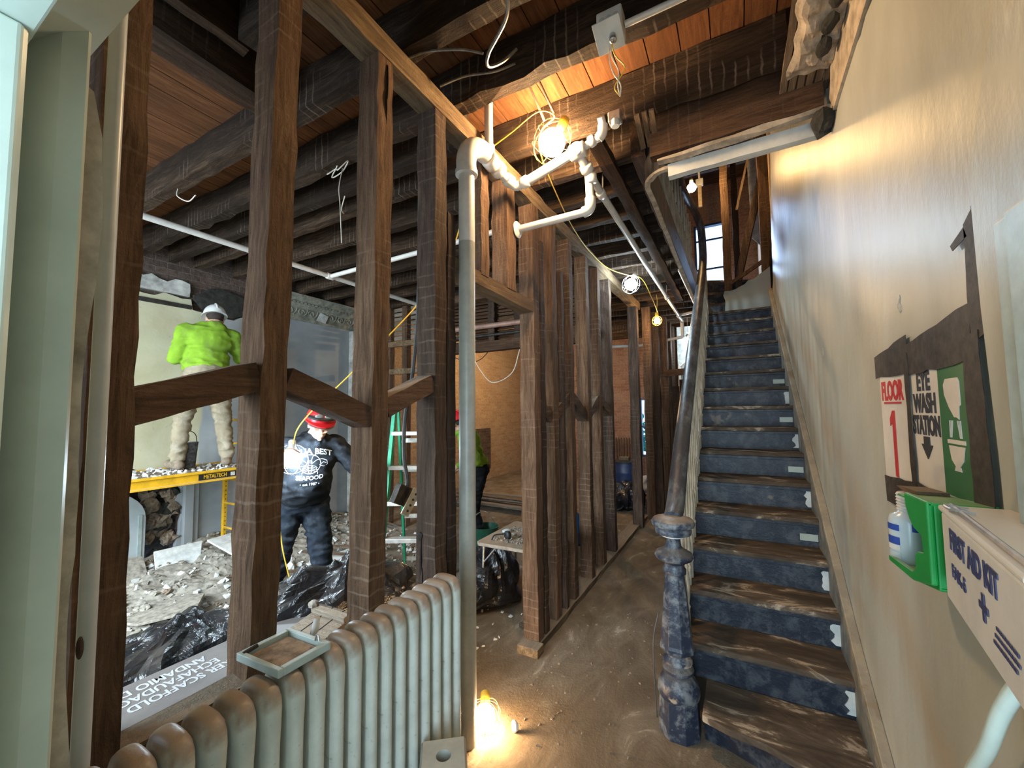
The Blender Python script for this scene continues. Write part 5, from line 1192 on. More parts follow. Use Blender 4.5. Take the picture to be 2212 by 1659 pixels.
# fireplace panel
fp = thing('fireplace_cover', 'pale blue-grey arched board covering the old fireplace under the scaffold', 'panel', (-5.42, 1.4, 0))
arc = [(.95, 0), (1.93, 0), (1.93, .62)]+[(1.93-.42+.42*math.cos(a), .62+.33*math.sin(a)) for a in [math.pi/2*i/8 for i in range(1, 9)]]+[(.95, .95)]
mb = MB(); mb.prism(arc, -5.47, -5.44, YZ); mb.build('board', plain('pale_blue_grey_board', (.42, .47, .48), .6, .06, 5), fp, tri=True)
mb = MB(); mb.box(-5.44, -5.43, 1.87, 1.90, .02, .66); mb.build('edge_strip', M['casing_r'], fp)
random.seed(70)
for k in range(30):
    y = random.uniform(1.95, 2.22); z = random.uniform(.05, 1.05)
    chunk((-5.58+random.uniform(-.05, .05), y, z), (.06, .08, .07), M[random.choice(('rubble2', 'gap_shade', 'rubble2'))], 'loose masonry lump in the torn-open hearth side under the scaffold', 'masonry_lump', 'masonry', 'masonry lumps in the hearth gap', seed=k)
for k in range(14):
    y = 1.0+.075*k; z = 1.0+random.uniform(-.03, .06)
    chunk((-5.53, y, z), (.05, .07, .05), M['rubble2'], 'brown mortar lump along the arch above the fireplace board', 'masonry_lump', 'masonry', 'masonry lumps above the fireplace board', seed=90+k)
# hole behind worker's head
mb = MB(); mb.ball((-5.50, 2.63, 3.05), (.03, .33, .17), 18, 11, f=lambda p: p*(1+.35*N(p, 7))); tag(mb.build('wall_hole', M['gap_shade']), 'dark torn-out hole in the wall above the green-shirted worker', 'hole')  # black lump carries the hole's shade in its colour
mb = MB(); mb.ball((-5.485, 3.10, 2.72), (.02, .14, .17), 18, 11, f=lambda p: p*(1+.35*N(p, 9))); tag(mb.build('flaking_patch', plain('exposed_brown_coat', (.38, .31, .22), .9, .2)), 'brown flaking patch on the grey wall under the cornice', 'patch')
bx('far_corner_panel', 'narrow pale strip of plaster in the far corner of the front room', 'panel', -5.49, -5.40, 4.47, 4.55, 0, 3.0, M['plaster_white'])

# ================================================================== RUBBLE
def mound(x, y):
    d = max(0, 1-((x+5.35)/1.15)**2) if x > -5.35 else 1
    e = max(0, 1-((y-3.0)/1.8)**2)
    h = .30*d*e + .03*max(0, 1-((x+4.9)/.8)**2)*max(0, 1-((y-1.3)/1.3)**2)
    return max(-.01, h+.05*N((x, y, 0), 5)*min(1, d+.3)+.02*N((x, y, 0), 16)*min(1, d+.3) if h > .005 else -.01)
mb = MB(); nx_, ny_ = 46, 90
for i in range(ny_+1):
    for j in range(nx_+1):
        x = -5.49+2.3*j/nx_; y = -.3+4.8*i/ny_; mb.v.append(V((x, y, mound(x, y))))
for i in range(ny_):
    for j in range(nx_): a = i*(nx_+1)+j; mb.f.append((a, a+1, a+nx_+2, a+nx_+1))
tag(mb.build('rubble_heap', M['rubble'], smooth=False), 'low heap of crushed plaster along the foot of the left wall', 'rubble', kind='stuff')
gz = lambda x, y: max(0, mound(x, y))
tray(61, 1500, (-5.4, -3.0, .6, 4.2), gz, .006, .028, 'plaster_crumbs', 'grey plaster crumbs strewn over the front room floor', M['rubble'])
tray(62, 420, (-5.3, -2.6, .8, 4.4), gz, .006, .036, 'white_plaster_crumbs', 'white plaster flakes among the rubble on the front room floor', M['rubblew'])
tray(63, 260, (-4.2, -1.6, 1.0, 3.2), lambda x, y: 0, .006, .02, 'floor_crumbs', 'small scattered crumbs nearer the partition', M['rubblew'])
tray(64, 170, (-1.2, -.45, 1.2, 3.6), lambda x, y: 0, .003, .010, 'hall_floor_grit', 'fine grit and splinters on the hall floor', M['rubble2'])
random.seed(72)
for k in range(46):
    x = random.uniform(-5.35, -3.4); y = random.uniform(1.1, 3.9); s = random.uniform(.03, .085)
    if x > -4.2: s *= .6
    chunk((x, y, gz(x, y)+s*.25), (s, s*.8, s*.4), M['rubblew' if k % 3 == 0 else 'rubble' if k % 3 == 1 else 'rubble2'], ('broken white plaster lump lying in the rubble by the left wall', 'broken grey plaster lump lying in the rubble by the left wall', 'broken brown mortar lump lying in the rubble by the left wall')[k % 3], group=('white plaster lumps', 'grey plaster lumps', 'brown mortar lumps')[k % 3], seed=k)
def slab(pts, z, th, mat, label, tilt=(0, 0), name='plaster_slab', cat='plaster slab'):
    cx = sum(p[0] for p in pts)/len(pts); cy = sum(p[1] for p in pts)/len(pts)
    mb = MB(); mb.prism(pts, 0, th, lambda u, v, w_: V((u, v, z+w_+(u-cx)*tilt[0]+(v-cy)*tilt[1]))); return tag(mb.build(name, mat, bevel=.003, tri=True), label, cat)
slab([(-4.55, 1.35), (-4.15, 1.45), (-3.95, 1.75), (-4.25, 1.95), (-4.7, 1.72)], .055, .02, M['rubble'], 'large flat tan plaster slab lying in the middle of the rubble', (.04, .05))
slab([(-5.15, 1.9), (-4.95, 1.85), (-4.9, 2.2), (-5.1, 2.3)], .24, .02, M['rubblew'], 'grey-white slab propped on the heap beside the hearth', (-.7, .1))
slab([(-5.0, 2.3), (-4.6, 2.35), (-4.65, 2.7), (-5.0, 2.65)], .30, .02, M['rubblew'], 'white slab lying at the foot of the yellow scaffold upright', (-.25, .05))
slab([(-5.2, 1.5), (-4.85, 1.55), (-4.9, 1.8), (-5.15, 1.82)], .17, .03, M['rubble'], 'grey slab leaning against the fireplace board', (-.9, 0))
slab([(-4.2, 2.9), (-3.5, 2.8), (-3.4, 3.3), (-4.1, 3.4)], .05, .015, M['rubblew'], 'pale broken board on the floor behind the hooded worker', (0, .06))
for k, (a, b, lb) in enumerate((((-5.25, 1.55, .33), (-4.75, 1.2, .10), 'thin lath sloping off the heap by the fireplace board'), ((-4.5, 2.2, .10), (-3.9, 2.7, .10), 'dark lath lying across the rubble behind the hooded worker'), ((-4.4, 3.0, .12), (-3.6, 3.25, .12), 'reddish lath on the floor between the worker and the ladder'), ((-4.3, 3.15, .14), (-3.7, 3.6, .12), 'second reddish lath beyond the hooded worker'))):
    stick('broken_lath', lb, a, b, .05, .015, W['stud'], 'lath')
random.seed(80)
for k in range(9):
    a = V((-4.5+random.uniform(-.2, .2), 6.2+random.uniform(-.15, .15), .012+.0215*k)); b = a+V((1.6, random.uniform(-.2, .2), 0))
    stick('waste_board', 'old board in the waste timber pile behind the green-jacketed worker', a, b, .10, .02, W['stud_dark' if k % 2 else 'crate'], 'board'); bpy.context.scene.objects[-1] if False else None
for o in COL.objects:
    if o.name.startswith('waste_board'): o['group'] = 'boards in the waste timber pile'
stick('leaning_lath', 'pale lath leaning at the left end of the waste timber pile', (-4.2, 5.3, 0), (-3.9, 5.6, .5), .04, .012, W['lath'], 'lath')

# ================================================================== BAGS, BOXES, TABLE
def bag(c, r, label, seed, fold=.32, neck=None, name='trash_bag', rot=0):
    random.seed(seed)
    def f(p):
        q = p.copy(); a = math.atan2(q.y, q.x)
        k = 1+fold*(abs(N(V((p.x*1.5, p.y*1.5, p.z*.6)), 4.2, seed))*1.6-.3)+.10*math.copysign(abs(N(p, 9, seed+3))**.6, N(p, 9, seed+3))
        q = q*k
        if neck and p.z > r[2]*.55:
            t = (p.z-r[2]*.55)/(r[2]*.45); q.x *= 1-.35*t; q.y *= 1-.35*t; q += V(neck)*t
        if p.z < -r[2]*.5: q.x *= 1.1; q.y *= 1.1; q.z = max(q.z, -r[2]*.82)
        return q
    mb = MB(); mb.ball(V(c), r, 56, 36, rot=Matrix.Rotation(rot, 3, 'Z'), f=f)
    zmin = min(v.z for v in mb.v)
    for v in mb.v: v.z -= zmin-.001
    return tag(mb.build(name, M['bag'], smooth=False), label, 'trash bag')
bag((-2.95, 1.10, .3), (.26, .50, .27), 'crumpled black plastic bag on the floor behind the timber rail at left', 5, .20, (.0, .10, .0))
bag((-2.35, 1.85, .4), (.24, .60, .40), 'tall glossy black bag between the two left posts, below the hooded worker', 9, .13, (.0, .05, .0), rot=-.5)
bag((-2.00, 3.20, .2), (.24, .30, .26), 'black plastic bag under the folding table', 13, .36, (0, 0, .05))
bag((-1.75, 7.2, .3), (.30, .35, .24), 'black bag on the floor in front of the dark blue barrel', 17, .35)
bag((-2.9, 9.2, .3), (.2, .25, .22), 'small dark bag on the brick room floor, just left of the hall studs', 18, .35)
# long printed carton
ct = thing('scaffold_carton', 'long grey carton with upside-down white lettering lying behind the timber rail', 'carton', (-2.25, .95, 0))
cM = plain('grey_carton_print', (.10, .09, .095), .5, .1, 6, dust=(.3, .26, .22), dust_amt=.35)
ang = R(3)
def cfr(u, v, w_):   # u along the carton (towards +y), v across (towards -x), w up
    return V((-2.09-v*1.0+u*.02, .45+u, .50+w_))
mb = MB(); mb.prism([(-.5, 0), (1.25, 0), (1.25, .34), (-.5, .34)], -.45, 0, cfr); mb.build('carton_body', cM, ct, bevel=.004)
M['print_grey'] = plain('pale_print', (.42, .42, .42), .6, .05)
for k, s in enumerate(("6' BAKER SCAFFOLD", "ECHAFAUDAGE DE 6' BAKER", "ANDAMIO DE 6' BAKER")):
    off = (.30, -.06, .05)[k]
    text_mesh(s, .072, lambda u, v, w_: cfr(off-u, .125+.07*k-v, .001+w_), .0005, .0016, sx=.78, align='RIGHT').build('printed_line', M['print_grey'], ct)
bt2 = thing('wooden_box', 'grey weathered wooden box lying behind the tray, left of the second post', 'box', (-2.0, 1.45, .3))
mb = MB()
o = V((-2.12, 1.28, .28)); a = V((.30, -.02, .02)); b = V((-.03, .34, .05)); h = V((0, -.02, .26))
quadbox(mb, o, a, b, h); mb.build('box_body', W['crate'], bt2, bevel=.006)
for k in range(1, 3):
    mb = MB(); quadbox(mb, o+a*(k/3)-a*.008+h*.96, a*.016, b, h*.05); mb.build('board_gap', M['gap_shade'], bt2)
mb = MB(); quadbox(mb, o+b*.75+h, a, b*.12, h*.10); mb.build('batten', W['crate'], bt2, bevel=.004)
mb = MB(); mb.ball(o+b*.8+h*1.15, (.03, .03, .02), 8, 6, f=lambda p: p*(1+.4*N(p, 30))); mb.build('plaster_lump', M['rubble'], bt2)
mb = MB(); mb.box(-2.2, -1.75, 1.22, 1.75, 0, .275); tag(mb.build('support_crate', W['stud_dark'], bevel=.006), 'dark crate standing under the weathered wooden box', 'crate')
stick('splintered_board', 'reddish splintered board end beside the printed carton at far left', (-2.0, .28, .52), (-2.15, .62, .56), .10, .03, W['beam_y'], 'board')
# folding table
tb = thing('folding_table', 'small dusty folding table standing in the opening beside the orange-lit stud', 'table', (-1.75, 3.25, 0))
TZ = .60
mb = MB(); mb.prism([(-1.97, 2.93), (-1.94, 2.895), (-1.46, 2.91), (-1.44, 2.94), (-1.44, 3.58), (-1.46, 3.61), (-1.95, 3.62), (-1.98, 3.59)], TZ-.028, TZ, lambda u, v, w_: V((u, v, w_)))
mb.build('table_top', plain('dusty_table_top', (.22, .18, .14), .7, .2, 20, dust=DUST), tb, bevel=.006, tri=True)
for x, y in ((-1.93, 2.97), (-1.49, 2.97), (-1.93, 3.55), (-1.49, 3.55)):
    mb = MB(); mb.tube([(x, y, TZ-.03), (x-.03 if x < -1.7 else x+.02, y+.01, 0)], .011, 8); mb.build('leg', M['steel'], tb, smooth=True)
mb = MB(); mb.tube([(-1.93, 2.97, .42), (-1.80, 2.98, .57)], .006, 6); mb.build('brace_rod', M['steel'], tb)
td = tray(66, 200, (-1.90, -1.47, 3.0, 3.45), lambda x, y: TZ, .004, .014, 'table_debris', 'grey crumbs heaped on the folding table', M['rubble'])
tm = thing('tape_measure', 'dark tape measure with a yellow label lying on the folding table', 'tape measure', (-1.78, 3.06, TZ))
mb = MB(); mb.lathe([(.030, -.018), (.036, -.012), (.036, .012), (.030, .018)], (-1.76, 3.08, TZ+.036), 18, axis=(.5, 1, 0)); mb.build('case', M['black'], tm, smooth=True)
mb = MB(); mb.lathe([(.012, 0), (.012, .002)], (-1.752, 3.064, TZ+.036), 8, axis=(-.5, -1, 0)); mb.build('yellow_label', M['yellow'], tm)
mb = MB(); mb.tube([(-1.78, 3.05, TZ+.05), (-1.84, 3.0, TZ+.045), (-1.86, 2.98, TZ+.01)], .007, 6, 4); tag(mb.build('strap', M['black'], smooth=True), 'dark strap curling over the near corner of the folding table', 'strap')
mb = MB(); mb.ball((-1.87, 3.25, TZ+.014), (.04, .05, .014), 10, 6, f=lambda p: p*(1+.3*N(p, 20))); tag(mb.build('crumpled_wrapper', M['bottle']), 'pale blue crumpled wrapper on the folding table', 'wrapper')
mb = MB(); mb.ball((-1.60, 3.38, TZ+.025), (.05, .06, .025), 10, 6, f=lambda p: p*(1+.4*N(p, 22))); tag(mb.build('black_glove', M['black']), 'black work glove at the back of the folding table', 'glove')
bx('pale_block', 'small pale wooden block behind the folding table by the stud', 'block', -1.62, -1.56, 3.86, 3.92, .60, .72, W['newwood'])
bx('block_stand', 'dark crate under the pale block behind the folding table', 'crate', -1.72, -1.50, 3.76, 4.0, 0, .60, W['stud_dark'])
gb = thing('green_bucket', 'dark green bucket on the floor at the green-jacketed worker\'s feet', 'bucket', (-2.75, 4.25, 0))
mb = MB(); mb.lathe([(.12, 0), (.16, .30), (.165, .31), (.155, .31), (.115, .02)], (-2.72, 4.22, 0), 24); mb.build('bucket_body', plain('dark_green_plastic', (.02, .10, .06), .4, .1), gb, smooth=True)
mb = MB(); mb.tube([(-2.86, 4.15, .30), (-2.80, 4.12, .44), (-2.70, 4.2, .48), (-2.60, 4.28, .32)], .005, 6, 5); mb.build('handle', M['steel'], gb)
wc = mb = MB(); mb.ball((-2.84, 4.12, .42), (.03, .05, .03), 10, 6); tag(mb.build('white_rag', M['white_paint']), 'white rag hanging over the green bucket', 'rag')
# barrel, far radiator, blue bin
bl = thing('plastic_barrel', 'dark blue barrel with a cluttered lid behind the free-standing hall post', 'barrel', (-1.85, 7.7, 0))
mb = MB(); mb.lathe([(.24, 0), (.27, .03), (.28, .2), (.285, .22), (.28, .24), (.28, .52), (.285, .54), (.28, .56), (.27, .70), (.26, .72)], (-1.85, 7.7, 0), 28); mb.build('barrel_body', M['blue'], bl, smooth=True)
mb = MB(); mb.lathe([(.285, .715), (.285, .74), (.20, .75)], (-1.85, 7.7, 0), 28); mb.build('lid', M['black'], bl, smooth=True)
bx('cinder_brick', 'small pale perforated block on the barrel lid', 'block', -1.95, -1.78, 7.60, 7.70, .752, .81, W['lath'])
bag((-1.65, 8.5, .5), (.18, .2, .2), 'white plastic bag lying beyond the barrel below the lower window', 19).data.materials[0] = plain('white_polythene', (.40, .45, .55), .4, .1)
def small_rad():
    t = thing('far_radiator', 'dark brown cast-iron radiator against the rear wall behind the barrel', 'radiator', (-2.5, 10.3, 0))
    for k in range(10):
        mb = MB(); x = -2.78+.065*k; mb.lathe([(.018, .0), (.018, .08), (.026, .12), (.022, .2), (.022, .85), (.027, .92), (.012, .98)], (x, 10.3, 0), 10); mb.build('section', M['iron_br'], t, smooth=True)
M['iron_br'] = plain('brown_painted_iron', (.09, .055, .035), .5, .2)
small_rad()
bn_ = thing('blue_bin', 'bright blue plastic container glimpsed between the hallway studs', 'bin', (-1.95, 4.95, 0))
mb = MB(); mb.lathe([(.14, 0), (.17, .03), (.17, .34), (.12, .40), (.05, .42), (.05, .46)], (-1.95, 4.95, 0), 24); mb.build('bin_body', M['brightblue'], bn_, smooth=True)
# chimney stub & board in brick room
bx('hearth_patch', 'dark square scar of a hearth on the sunny brick wall behind the green-jacketed worker', 'patch', -5.499, -5.46, 7.9, 8.75, .25, 1.25, M['brick_s'])
bx('grey_board', 'grey plaster board leaning at the hearth scar in the brick room', 'board', -5.46, -5.44, 7.65, 8.15, .15, .95, M['plaster_white'])
# hanging switch box
HB = V((-.13, .315, -.03))
hb = thing('hanging_outlet_box', 'metal outlet box with an open cover dangling on the grey flexible conduit', 'outlet box', V((-1.58, 1.46, 1.25))+HB)
mb = MB(); mb.beam(V((-1.59, 1.43, 1.20))+HB, V((-1.575, 1.475, 1.30))+HB, .10, .04, up=(1, 0, 0)); mb.build('box_body', M['iron'], hb, bevel=.003)
mb = MB(); mb.beam(V((-1.545, 1.44, 1.14))+HB, V((-1.525, 1.525, 1.275))+HB, .05, .012, up=(1, -.6, 0)); cv = mb.build('cover_plate', plain('brassy_cover', (.42, .36, .25), .4, .15, metal=.4), hb, bevel=.004)
for k in range(4):
    mb = MB(); mb.lathe([(.007, 0), (.007, .003)], V((-1.532+.004*k, 1.452+.018*k, 1.165+.028*k))+HB, 8, axis=(1, -.6, 0)); mb.build('cover_hole', M['black'], hb)

# stepladder
def ladder():
    t = thing('stepladder', 'aluminium stepladder with green side rails between the second and third posts', 'stepladder', (-2.75, 2.95, 0))
    c = V((-2.60, 2.85, 0)); rv = V((.875, .484, 0)); fv = V((-.483, .875, 0))
    W_ = .25
    for s in (-1, 1):
        mb = MB(); mb.beam(c+rv*(s*W_)-fv*.28, c+rv*(s*W_*.68)+V((0, 0, 1.83)), .03, .07, up=fv); mb.build('front_rail', M['green_fg'], t)
        mb = MB(); mb.beam(c+rv*(s*W_*.95)+fv*.62, c+rv*(s*W_*.66)+V((0, 0, 1.78))+fv*.05, .02, .04, up=fv); mb.build('rear_rail', M['green_fg'], t)
    for k in range(1, 6):
        z = .30*k; w_ = W_-(W_*.32)*z/1.83; p = c-fv*(.28*(1-z/1.83))+V((0, 0, z))
        mb = MB(); mb.beam(p-rv*w_, p+rv*w_, .08, .035, up=(0, 0, 1)); mb.build('step', M['alum'], t, bevel=.003)
    for z in (.18, .65, 1.13, 1.42):
        w_ = W_*.95-(W_*.29)*z/1.8; p = c+fv*(.62-.57*z/1.8)+V((0, 0, z)); mb = MB(); mb.beam(p-rv*w_, p+rv*w_, .012, .04, up=(0, 0, 1)); mb.build('rear_brace', M['alum'], t)
    mb = MB(); p = c+V((0, 0, 1.85)); mb.beam(p-rv*.2, p+rv*.2, .17, .04, up=(0, 0, 1)); mb.build('top_cap', M['green_fg'], t, bevel=.008)
ladder()

# ================================================================== PEOPLE
def capsule(mb, a, b, ra, rb, seg=14):
    a, b = V(a), V(b); d = b-a; L = d.length
    if L < 1e-5: return mb.ball(a, ra, seg, 8)
    ax = d.normalized(); prof = []
    for i in range(6): th = math.pi/2*i/5; prof.append((max(.0008, ra*math.sin(th)), -ra*math.cos(th)))
    for i in range(6): th = math.pi/2*i/5; prof.append((max(.0008, rb*math.cos(th)), L+rb*math.sin(th)))
    return mb.lathe(prof, a, seg, axis=ax)
def blob(mb, name, mat, parent, voxel, smooth_it=6, wrinkle=0, wscale=6, faces_mat=None):
    o = mb.build(name, mat, parent, smooth=False)
    r = o.modifiers.new('r', 'REMESH'); r.mode = 'VOXEL'; r.voxel_size = voxel; r.use_smooth_shade = True
    s = o.modifiers.new('s', 'SMOOTH'); s.iterations = smooth_it; s.factor = .5
    dg = bpy.context.evaluated_depsgraph_get(); me = bpy.data.meshes.new_from_object(o.evaluated_get(dg))
    o.modifiers.clear(); old = o.data; o.data = me; bpy.data.meshes.remove(old)
    me.materials.clear()
    for m in (mat if isinstance(mat, (list, tuple)) else [mat]): me.materials.append(m)
    if wrinkle:
        nv = [v.co+v.normal*(wrinkle*(1-abs(N(V((v.co.x, v.co.y, v.co.z*2.2)), wscale))*3.2)) for v in me.vertices]
        for v, c in zip(me.vertices, nv): v.co = c
    me.shade_smooth(); return o
def cloth(name, c, dirt=None, amt=.5):
    m, nt, b, oc = start(name, .9, .1)
    n = nz(nt, oc, 5, 7, .65, .6); c2 = [x*.62 for x in c]
    col = ramp(nt, n, [(.3, c2), (.62, c)])
    if dirt: col = mixc(nt, ramp(nt, nz(nt, oc, 7, 6, .7), [(.5, 0), (.68, amt)]), col, dirt)
    nt.links.new(col, b.inputs['Base Color']); bump(nt, b, mth(nt, 'ADD', n, mth(nt, 'MULTIPLY', nz(nt, oc, 160, 2), .2)), .4, .012); return m
M['skin'] = plain('skin', (.50, .29, .20), .5, .12, 14, bmp=.1)
M['hivis'] = cloth('lime_sweatshirt', (.23, .40, .035), (.16, .22, .07), .6)
M['tan'] = cloth('tan_trousers', (.30, .25, .17), (.42, .38, .32), .5)
M['hood'] = cloth('black_hoodie', (.016, .018, .022), (.075, .085, .10), .5)
M['jeans'] = cloth('dark_jeans', (.020, .026, .036), (.09, .10, .11), .4)
M['bootm'] = plain('dusty_boot', (.22, .17, .12), .8, .2, 20)
M['glove'] = plain('grey_glove', (.30, .30, .28), .8, .15, 20)
M['helmet_w'] = plain('white_hard_hat', (.62, .62, .60), .3, .05)
M['hair'] = plain('dark_hair', (.03, .02, .015), .8, .3)

def person(nm_label, loc, F, J, lean, top, pants, helm, bulk=1.0, glove=False, boots='bootm', vox=.008):
    F = V((F[0], F[1], 0)).normalized(); Rv = V((F.y, -F.x, 0)); base = V(loc)
    T = lambda p: base+Rv*p[0]+F*p[1]+V((0, 0, p[2]))
    t = thing('person', nm_label, 'person', base)
    j = {k: T(v) for k, v in J.items() if not k.startswith('curl')}
    hd = j['head']; up = (Rv*lean[0]+F*lean[1]+V((0, 0, 1))).normalized()
    look = (F*lean[3]+Rv*lean[2]+V((0, 0, lean[4]))); look = (look-up*look.dot(up)).normalized(); sd = look.cross(up)
    H = lambda a, b, c: hd+sd*a+look*b+up*c
    q = Matrix((sd, look, up)).transposed()
    mb = MB()
    # head with jaw, nose, brow, ears, lips
    mb.ball(H(0, 0, .02), (.076, .094, .105), 20, 14, rot=q); mb.ball(H(0, .022, -.055), (.056, .066, .062), 18, 12, rot=q)
    mb.ball(H(0, .078, -.095), (.022, .02, .02), 12, 8, rot=q)
    capsule(mb, H(0, .088, .01), H(0, .112, -.030), .010, .014); mb.ball(H(.012, .100, -.034), .009); mb.ball(H(-.012, .100, -.034), .009)
    for s in (-1, 1):
        capsule(mb, H(s*.012, .088, .022), H(s*.045, .076, .022), .010, .009); mb.ball(H(s*.036, .074, -.028), (.024, .022, .022), 10, 8, rot=q)
        mb.ball(H(s*.078, -.005, -.01), (.010, .018, .032), 10, 8, rot=q)
    capsule(mb, H(-.020, .087, -.062), H(.020, .087, -.062), .0075, .0075); capsule(mb, H(-.015, .084, -.073), H(.015, .084, -.073), .0075, .0075)
    capsule(mb, j['neck'], H(0, -.02, -.05), .060*bulk**.5, .055)
    capsule(mb, j['chest'], j['neck'], .09, .055)
    capsule(mb, j['pelvis'], j['chest'], .10, .095)
    def hand(w, d, pl, side, curl):
        """w wrist, d direction of the hand, pl palm normal"""
        d = d.normalized(); pl = (pl-d*pl.dot(d)).normalized(); s_ = d.cross(pl)*side
        capsule(mb, w-d*.02, w+d*.02, .027, .027)
        for k in (-1, 0, 1): capsule(mb, w+d*.02+s_*(k*.016), w+d*.085+s_*(k*.024), .017, .014)
        for k, (o, L) in enumerate(((-.034, .062), (-.011, .076), (.012, .082), (.034, .070))):
            p = w+d*.088+s_*o; a = 0; dd = d
            for seg, f_ in ((L*.45, .0098), (L*.32, .009), (L*.28, .008)):
                dd = (dd*math.cos(curl)+pl*math.sin(curl)).normalized(); n_ = p+dd*seg; capsule(mb, p, n_, f_, f_*.92, 10); p = n_
                pl = pl
        p = w+d*.03+s_*.030; dd = (s_*.8+d*.55+pl*.35).normalized(); n_ = p+dd*.042; capsule(mb, p, n_, .013, .011, 10); dd = (d*.8+pl*.5+s_*.1).normalized(); capsule(mb, n_, n_+dd*.032, .0105, .009, 10)
    for s in ('R', 'L'):
        capsule(mb, j['chest']+(j['sh'+s]-j['chest'])*.3, j['sh'+s], .08, .055); capsule(mb, j['sh'+s], j['el'+s], .052, .042); capsule(mb, j['el'+s], j['wr'+s], .042, .028)
        hd_ = V(J['hd'+s]); hdir = Rv*hd_.x+F*hd_.y+V((0, 0, hd_.z)); pv = V(J['pl'+s]); pdir = Rv*pv.x+F*pv.y+V((0, 0, pv.z))
        hand(j['wr'+s], hdir, pdir, 1 if s == 'R' else -1, J['curl'+s])
        capsule(mb, j['pelvis'], j['hip'+s], .12, .085); capsule(mb, j['hip'+s], j['kn'+s], .080, .055); capsule(mb, j['kn'+s], j['an'+s], .052, .036)
        fd = V((F*1+Rv*(.25 if s == 'R' else -.25)).normalized()); capsule(mb, j['an'+s]-V((0, 0, .04)), j['an'+s]+fd*.14-V((0, 0, .05)), .034, .026)
    body = blob(mb, 'body', M['skin'], t, vox, 3)
    # eyes and brows
    for s in (-1, 1):
        m2 = MB(); m2.ball(H(s*.030, .080, .004), .0115, 10, 8); m2.build('eye', M['white_paint'], t, smooth=True)
        m2 = MB(); m2.ball(H(s*.030, .0895, .002), .0050, 8, 6); m2.build('iris', M['hair'], t, smooth=True)
        m2 = MB(); m2.tube([H(s*.012, .094, .026), H(s*.030, .093, .031), H(s*.046, .084, .026)], .0035, 6); m2.build('eyebrow', M['hair'], t)
    m2 = MB(); m2.ball(H(0, -.014, .030), (.082, .092, .098), 18, 12, rot=q, f=lambda p: V((p.x, min(p.y, .045), max(p.z, -.065)))); m2.build('hair', M['hair'], t, smooth=True)
    # top garment
    mb = MB(); B = bulk
    ch, pe = j['chest'], j['pelvis']
    rot = Matrix((Rv, F, V((0, 0, 1)))).transposed()
    mb.ball(ch+F*.0+V((0, 0, .02)), (.205*B, .135*B, .20), 20, 14, rot=rot); mb.ball(ch*.5+pe*.5+F*.03*B, (.185*B, .15*B, .22), 20, 14, rot=rot); mb.ball(pe+V((0, 0, .06))+F*.025*B, (.185*B, .148*B, .13), 20, 14, rot=rot)
    capsule(mb, ch+V((0, 0, .10)), j['neck']-V((0, 0, .02)), .11, .078)
    for s in ('R', 'L'):
        capsule(mb, ch+V((0, 0, .09)), j['sh'+s], .11, .082); capsule(mb, j['sh'+s], j['el'+s], .080*B**.7, .066); capsule(mb, j['el'+s], j['wr'+s]+(j['el'+s]-j['wr'+s]).normalized()*.02, .064, .040)
        c_ = j['wr'+s]+(j['el'+s]-j['wr'+s]).normalized()*.03; mb.lathe([(.036, -.02), (.040, -.018), (.040, .02), (.036, .022)], c_, 14, axis=(j['el'+s]-j['wr'+s]))
    # hood bunched at the neck
    for a in range(10):
        an = 2*math.pi*a/10; p = j['neck']+Rv*(.085*math.cos(an))+F*(.075*math.sin(an)-.015)+V((0, 0, -.005-.035*math.sin(an)))
        mb.ball(p, (.034, .034, .030), 10, 7)
    if lean[5]: mb.ball(j['neck']-F*.09-V((0, 0, .03)), (.11, .06, .07), 14, 9, rot=rot)
    g = blob(mb, lean[6], M[top], t, .012, 4, .009, 7)
    # trousers
    mb = MB(); mb.ball(pe, (.175*B, .140*B, .13), 18, 12, rot=rot)
    for s in ('R', 'L'):
        capsule(mb, j['hip'+s], j['kn'+s], .105*B, .078*B**.5); capsule(mb, j['kn'+s], j['an'+s]+V((0, 0, .03)), .076*B**.5, .062)
        for k in range(2): mb.ball(j['an'+s]+V((0, 0, .05+.05*k)), (.068, .072, .024), 12, 8)
    blob(mb, 'trousers', M[pants], t, .013, 4, .010, 8)
    for s in ('R', 'L'):
        mb = MB(); fd = (F*1+Rv*(.25 if s == 'R' else -.25)).normalized(); a = j['an'+s]; zb = base.z
        fl = V((a.x, a.y, zb+.045))
        capsule(mb, fl-fd*.05, fl+fd*.17, .046, .040); capsule(mb, a, fl, .055, .05); mb.ball(fl+fd*.16+V((0, 0, .01)), (.05, .05, .042), 12, 8)
        o = blob(mb, 'boot', M[boots], t, .012, 3)
        zmin = min(v.co.z for v in o.data.vertices)+base.z-base.z
        for v in o.data.vertices: v.co.z = max(v.co.z, .001)
    # hard hat
    hm = MB(); prof = []
    q2 = q
    rs = []
    for i in range(9):
        th = math.pi/2*(1-i/8.0); r = math.cos(math.pi/2-th) if False else math.sin(th)
        rs.append([H(.108*r*math.cos(a), .128*r*math.sin(a), .045+.125*math.cos(th)) for a in [2*math.pi*k/28 for k in range(28)]])
    rs = [[H(.104*math.cos(a), .124*math.sin(a), .040) for a in [2*math.pi*k/28 for k in range(28)]], [H(.118*math.cos(a), .138*math.sin(a)+(.045*max(0, math.sin(a))**2), .034-.012*max(0, math.sin(a))**2) for a in [2*math.pi*k/28 for k in range(28)]],
          [H(.118*math.cos(a), .138*math.sin(a)+(.045*max(0, math.sin(a))**2), .042-.012*max(0, math.sin(a))**2) for a in [2*math.pi*k/28 for k in range(28)]]]+rs[:-1]
    hm.rings(rs); hat = hm.build('hard_hat', M[helm], t, smooth=True)
